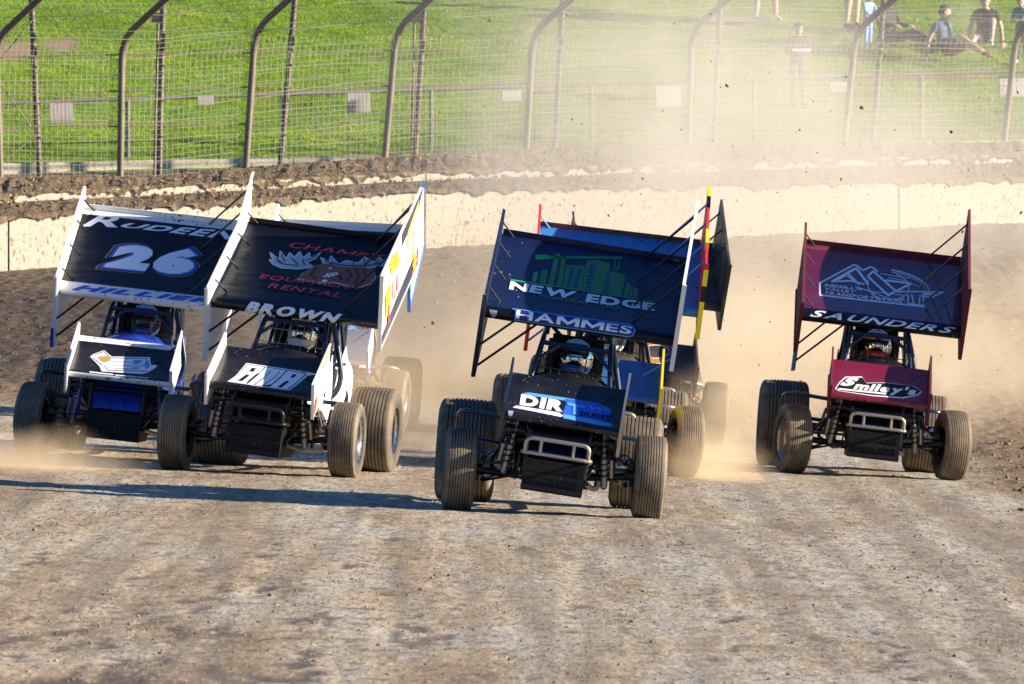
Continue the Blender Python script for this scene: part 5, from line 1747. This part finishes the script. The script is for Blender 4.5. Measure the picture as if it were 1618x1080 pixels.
# ------------------------------------------------------------------ spectators on the hill
def hill_point(px, py):
    """Where the line of sight through a photo pixel meets the turf."""
    d = 128.0
    for _ in range(400):
        x, z = (px - CX) / FPX * d, CAMZ + (HY - py) / FPX * d
        if d > 131.6 + float(skew(x)) and float(hill_z(x, d)) >= z:
            break
        d += 0.1
    x = (px - CX) / FPX * d
    return Vector((x, d, float(hill_z(x, d)) + .03))
CL = {n: flat(n, c, .85) for n, c in (('charcoal cloth', (.03, .03, .035)), ('black cloth', (.012, .012, .014)), ('slate blue cloth', (.07, .12, .20)), ('grey cloth', (.33, .32, .31)), ('pale blue cloth', (.28, .45, .75)),
      ('teal cloth', (.03, .25, .22)), ('denim', (.14, .24, .42)), ('dark maroon cloth', (.07, .03, .035)), ('navy cloth', (.02, .028, .06)), ('stone cloth', (.09, .08, .07)), ('white shoe', (.75, .74, .70)), ('brown boot', (.25, .10, .04)), ('dark shoe', (.03, .03, .03)), ('brown hair', (.06, .03, .018)))}
def person(p, label, joints, mats, head, shorts=True, hands=(), feet=(), cap=None, hair=None, scale=1.0, rz=0.0, sleeve='short', rough=None):
    """mats: shirt, trousers, shoe, lower sleeve is skin unless long."""
    root = tag(empty('person', Matrix.Translation(p) @ Matrix.Rotation(R(rz), 4, 'Z') @ Matrix.Scale(scale, 4)), label, 'person', 'spectators on the grassy hill')
    E = EDG(1, 1 if sleeve == 'long' else 0, 2, 0 if shorts else 2)
    J = dict(joints)
    if sleeve == 'short':                                # sleeves end above the elbow
        for s in 'lr':
            a, b_ = Vector(J['s' + s][0]), Vector(J['e' + s][0])
            J['m' + s] = (tuple(a.lerp(b_, .6)), (J['s' + s][1] + J['e' + s][1]) / 2)
            E = [e for e in E if e[:2] != ('s' + s, 'e' + s)] + [('s' + s, 'm' + s, 1), ('m' + s, 'e' + s, 0)]
    if shorts:
        for s in 'lr':
            a, b_ = Vector(J['h' + s][0]), Vector(J['k' + s][0])
            J['q' + s] = (tuple(a.lerp(b_, .85)), (J['h' + s][1] * .3 + J['k' + s][1] * .75))
            E = [e for e in E if e[:2] != ('h' + s, 'k' + s)] + [('h' + s, 'q' + s, 2), ('q' + s, 'k' + s, 0)]
    mb = skin_body(J, E, None, hands=hands, head=head, feet=feet)
    mb.build('body', [M_SKIN, mats[0], mats[1], mats[2], M_EYE, M_LIP], root, angle=80)
    c, r, facing = Vector(head[0]), head[1], Vector(head[2]).normalized()
    rot = facing.to_track_quat('-Y', 'Z').to_matrix()
    if hair or cap:
        m2 = MB()
        nu, nv = 18, 10
        for j in range(nv + 1):
            th = math.pi * .60 * j / nv
            for i in range(nu):
                a = 2 * math.pi * i / nu
                q = Vector((r * .80 * math.sin(th) * math.cos(a), r * 1.0 * math.sin(th) * math.sin(a), r * 1.18 * math.cos(th)))
                if math.sin(a) < -.3:
                    q.z = max(q.z, r * .42)
                m2.v.append(tuple(c + rot @ q))
        m2.f = [(j * nu + i, (j + 1) * nu + i, (j + 1) * nu + (i + 1) % nu, j * nu + (i + 1) % nu) for j in range(nv) for i in range(nu)]
        m2.m = [0] * len(m2.f)
        if cap:
            pts = [c + rot @ Vector((r * .7 * math.sin(a), -r * (.72 + .95 * math.cos(a)), r * .42)) for a in np.linspace(R(-88), R(88), 9)]
            m2.prism(pts, rot @ Vector((0, 0, r * .08)))
        m2.build('cap' if cap else 'hair', cap or hair, root, angle=60)
    return root
def standing(legs=.11, bend=0.0, fwd=0.0, arms='down'):
    """Adult 1.75 m facing -y."""
    def P(x, y, z):
        # bend forward about the hip
        if z > .95:
            a = R(bend)
            dz, dy = z - .95, y
            return (x, dy * math.cos(a) - dz * math.sin(a), .95 + dz * math.cos(a) + dy * math.sin(a))
        return (x, y, z)
    J = {'pelvis': (P(0, 0, .96), (.15, .12)), 'spine': (P(0, -.01, 1.15), (.14, .11)), 'chest': (P(0, 0, 1.33), (.16, .12)), 'neck': (P(0, 0, 1.48), .06), 'skull': (P(0, -.01, 1.56), .055),
         'sl': (P(.17, 0, 1.40), .068), 'sr': (P(-.17, 0, 1.40), .068), 'hl': ((legs * .85, 0, .90), .098), 'kl': ((legs, -.02, .49), .062), 'al': ((legs * 1.15, .02, .09), .042),
         'hr': ((-legs * .85, 0, .90), .098), 'kr': ((-legs, -.02, .49), .062), 'ar': ((-legs * 1.15, .02, .09), .042)}
    for s, n in ((1, 'l'), (-1, 'r')):
        if arms == 'down':
            J['e' + n] = (P(s * .24, .02, 1.10), .046)
            J['w' + n] = (P(s * .25, -.06, .86), .032)
        elif arms == 'front':
            J['e' + n] = (P(s * .25, -.02, 1.10), .05)
            J['w' + n] = (P(s * .08, -.26, 1.14), .036)
        elif arms == 'reach':
            J['e' + n] = (P(s * .20, -.16, 1.18), .046)
            J['w' + n] = (P(s * .12, -.36, 1.05), .032)
    hd = (P(0, -.02, 1.635), .115, (0, -1, -math.tan(R(bend))), 0, 0)
    hands = [(J['w' + n][0], (Vector(J['w' + n][0]) - Vector(J['e' + n][0])), 0, .45, -s) for s, n in ((1, 'l'), (-1, 'r'))]
    feet = [(J['a' + n][0][:2] + (.07,), (J['a' + n][0][0] + s * .03, -.18, .05), 3) for s, n in ((1, 'l'), (-1, 'r'))]
    return J, hd, hands, feet
J, hd, hn, ft = standing(.13)
person(hill_point(1210, 39), 'person standing at the top edge of view, dark shorts, bare legs, white shoes', J, (CL['navy cloth'], CL['charcoal cloth'], CL['white shoe']), hd, hands=hn, feet=ft, hair=CL['brown hair'], rz=8)
J, hd, hn, ft = standing(.10, arms='front', bend=6)
pg = hill_point(1260, 172)
r_ = person(pg, 'person in dark hooded top and cap standing in the dust holding a white paper tray', J, (CL['charcoal cloth'], CL['stone cloth'], CL['dark shoe']), hd, shorts=False, hands=hn, feet=ft, cap=CL['black cloth'], sleeve='long', rz=12, scale=.69)
mb = MB().box((0, 0, 0), (.24, .17, .012)).box((0, -.08, .02), (.24, .008, .035)).box((0, .08, .02), (.24, .008, .035))
o = mb.build('paper_tray', CL['white shoe'])
o.matrix_basis = Matrix.Translation(pg + Vector((.05, -.29, .79))) @ Matrix.Rotation(R(12), 4, 'Z')
tag(o, 'white paper tray held by the person standing in the dust', 'tray')
J, hd, hn, ft = standing(.10, bend=38, arms='reach')
person(hill_point(1346, 52), 'person in dark top and shorts bending over the toddler', J, (CL['charcoal cloth'], CL['charcoal cloth'], CL['dark shoe']), hd, hands=hn, feet=ft, hair=CL['brown hair'], rz=50)
J, hd, hn, ft = standing(.08, arms='reach', bend=4)
person(hill_point(1371, 86), 'toddler in pale blue outfit walking beside the adult in dark shorts', J, (CL['pale blue cloth'], CL['pale blue cloth'], M_SKIN), (hd[0], .145, (.5, -1, 0), 0, 0), shorts=False, hands=hn, feet=ft, hair=CL['brown hair'], scale=.50, rz=35, sleeve='long')
def sitting(kneel=.30, kner=.12, arms='back', ext=.62):
    J = {'pelvis': ((0, 0, .13), (.15, .13)), 'spine': ((0, .05, .33), (.145, .115)), 'chest': ((0, .07, .52), (.165, .12)), 'neck': ((0, .05, .67), .06), 'skull': ((0, .03, .75), .055),
         'sl': ((.175, .07, .59), .068), 'sr': ((-.175, .07, .59), .068), 'hl': ((.10, -.06, .12), .095), 'hr': ((-.10, -.06, .12), .095),
         'kl': ((.16, -.38, .14 + kneel), .066), 'al': ((.14, -ext + .05, .09), .044), 'kr': ((-.16, -.42, .12 + kner), .066), 'ar': ((-.16, -ext - .12, .09), .044)}
    for s, n in ((1, 'l'), (-1, 'r')):
        if arms == 'back':
            J['e' + n] = ((s * .27, .16, .36), .046)
            J['w' + n] = ((s * .30, .20, .09), .033)
        else:
            J['e' + n] = ((s * .24, -.05, .36), .046)
            J['w' + n] = ((s * .17, -.26, .36), .033)
    hands = [(J['w' + n][0], (s * .2, -.3, -.75) if arms == 'back' else (0, -1, -.2), 0, .3, -s) for s, n in ((1, 'l'), (-1, 'r'))]
    feet = [(J['al'][0], (.15, J['al'][0][1] - .16, .05), 3), (J['ar'][0], (-.17, J['ar'][0][1] - .16, .06), 3)]
    return J, ((0, .02, .82), .115, (.1, -1, 0), 0, 0), hands, feet
J, hd, hn, ft = sitting(.12, .08, arms='fore', ext=.82)
person(hill_point(1405, 80), 'person in charcoal jacket sitting on the hill with legs stretched out behind the fence post', J, (CL['charcoal cloth'], CL['navy cloth'], CL['stone cloth']), hd, shorts=False, hands=hn, feet=ft, hair=CL['brown hair'], sleeve='long', rz=48, scale=.92)
J, hd, hn, ft = sitting(.10, .26, arms='back', ext=.80)
person(hill_point(1494, 96), 'person in slate blue and grey shirt sitting on the grass with bare knees', J, (CL['slate blue cloth'], CL['charcoal cloth'], CL['brown boot']), (hd[0], hd[1], (.8, -1, 0), 0, 0), hands=hn, feet=ft, hair=CL['brown hair'], rz=52, scale=.84)
J, hd, hn, ft = sitting(.34, .06, arms='back', ext=.56)
person(hill_point(1556, 78), 'person in black shirt and black cap leaning back on both hands, one knee raised', J, (CL['black cloth'], CL['charcoal cloth'], CL['white shoe']), hd, hands=hn, feet=ft, cap=CL['black cloth'], rz=-6, scale=.84)
J, hd, hn, ft = standing(.09, arms='front')
person(hill_point(1613, 104), 'child in teal shirt, jeans and dark cap standing at the edge of view', J, (CL['teal cloth'], CL['denim'], CL['white shoe']), (hd[0], .135, (-.2, -1, 0), 0, 0), shorts=False, hands=hn, feet=ft, cap=CL['navy cloth'], scale=.56, rz=-10)
# ------------------------------------------------------------------ dust thrown up by the cars
def dust(name, label, blobs, col=(0.95, 0.83, 0.64), scale=0.9, aniso=0.1):
    """A box of air whose dust thins out to nothing well inside its faces; blobs: (centre, radii, strength) in metres."""
    m = bpy.data.materials.new(name)
    m.use_nodes = True
    nt = m.node_tree
    nt.nodes.remove(nt.nodes['Principled BSDF'])
    vol = nt.nodes.new('ShaderNodeVolumePrincipled')
    L(nt, vol.outputs[0], nt.nodes['Material Output'].inputs['Volume'])
    co = objco(nt)
    lo = Vector([min(b_[0][k] - b_[1][k] * 1.5 for b_ in blobs) for k in range(3)])
    hi = Vector([max(b_[0][k] + b_[1][k] * 1.5 for b_ in blobs) for k in range(3)])
    lo.z = max(lo.z, -1.2)
    c = (lo + hi) / 2
    n = noise_tex(nt, vmath(nt, 'MULTIPLY', co, (1, .55, 1)).outputs[0], scale, 5.0, 0.6)
    wob = fmath(nt, 'MULTIPLY', fmath(nt, 'SUBTRACT', n, 0.5), 1.7)
    tot = None
    for ctr, rad, s in blobs:
        d = vmath(nt, 'SUBTRACT', co, tuple(Vector(ctr) - c)).outputs[0]
        d = vmath(nt, 'DIVIDE', d, rad).outputs[0]
        ln = vmath(nt, 'LENGTH', d).outputs['Value']
        f = fmath(nt, 'SUBTRACT', 1.0, fmath(nt, 'ADD', ln, wob), clamp=True)
        f = fmath(nt, 'MULTIPLY', fmath(nt, 'POWER', f, 1.3), s)
        tot = f if tot is None else fmath(nt, 'ADD', tot, f)
    n2 = noise_tex(nt, co, scale * 2.3, 4.0, 0.65)
    tot = fmath(nt, 'MULTIPLY', tot, ramp(nt, n2, [(0.32, (.35, .35, .35)), (0.66, (1.6, 1.6, 1.6))]))
    L(nt, tot, vol.inputs['Density'])
    vol.inputs['Color'].default_value = (*col, 1)
    vol.inputs['Anisotropy'].default_value = aniso
    mb = MB().box((0, 0, 0), tuple(Vector(hi) - Vector(lo)))
    o = mb.build(name, m, None, smooth=False)
    o.location = c
    return tag(o, label, kind='stuff')
def w(px, py, d):
    return tuple(at(px, py, d))
dust('dust_cloud', 'pale dust hanging between the cars and the fence',
     [(w(1090, 150, 112), (3.6, 11, 2.6), .105), (w(1200, 330, 113), (5.2, 10, 1.5), .065), (w(1380, 250, 113), (5.6, 10, 2.1), .055), (w(1560, 230, 114), (4.0, 9, 2.4), .03), (w(860, 230, 113), (3.4, 10, 2.4), .022)], col=(.86, .80, .70))
dust('low_dust', 'tan dust drifting low over the banking behind the leading cars',
     [(w(830, 600, 110), (4.8, 9, 2.1), .24), (w(1270, 620, 110), (5.0, 9, 2.3), .30)], col=(.88, .76, .58))
dust('wheel_dust', 'tan dust low behind the wheels of the blue and yellow car',
     [(w(1120, 745, 86.5), (.6, 1.8, .40), 1.0), (w(1175, 660, 95), (.9, 3.0, .8), .30)], col=(.93, .74, .50))
dust('front_wheel_dust', 'tan dust blowing past the right front wheel of car 26',
     [(w(-20, 755, 81.0), (1.5, 2.6, .45), 1.1)], col=(.93, .74, .50))
dust('rear_wheel_dust', 'faint tan dust behind the rear wheels of the moose car',
     [(w(660, 690, 90), (.6, 2.6, .5), .35), (w(600, 610, 94), (1.3, 3.2, 1.0), .28)], col=(.93, .74, .50))
# clods flying through the air
g = np.random.default_rng(12)
n = 400
cx_ = np.concatenate([g.normal(1180, 190, n // 2), g.uniform(640, 1618, n // 2)])
cy_ = np.concatenate([g.normal(330, 170, n // 2), g.uniform(20, 660, n // 2)])
d = g.uniform(90, 120, n)
P = np.stack([(cx_ - CX) / FPX * d, d, CAMZ + (HY - cy_) / FPX * d], -1)
ss = np.minimum(.004 + g.exponential(.004, n), .02)
P = P[P[:, 2] > ground_z(P[:, 0], P[:, 1]) + .05]
tag(lumps('flying_dirt', P, ss[:len(P)], [M_SOIL], 15, 1.0), 'specks of dirt flying through the dust', kind='stuff')
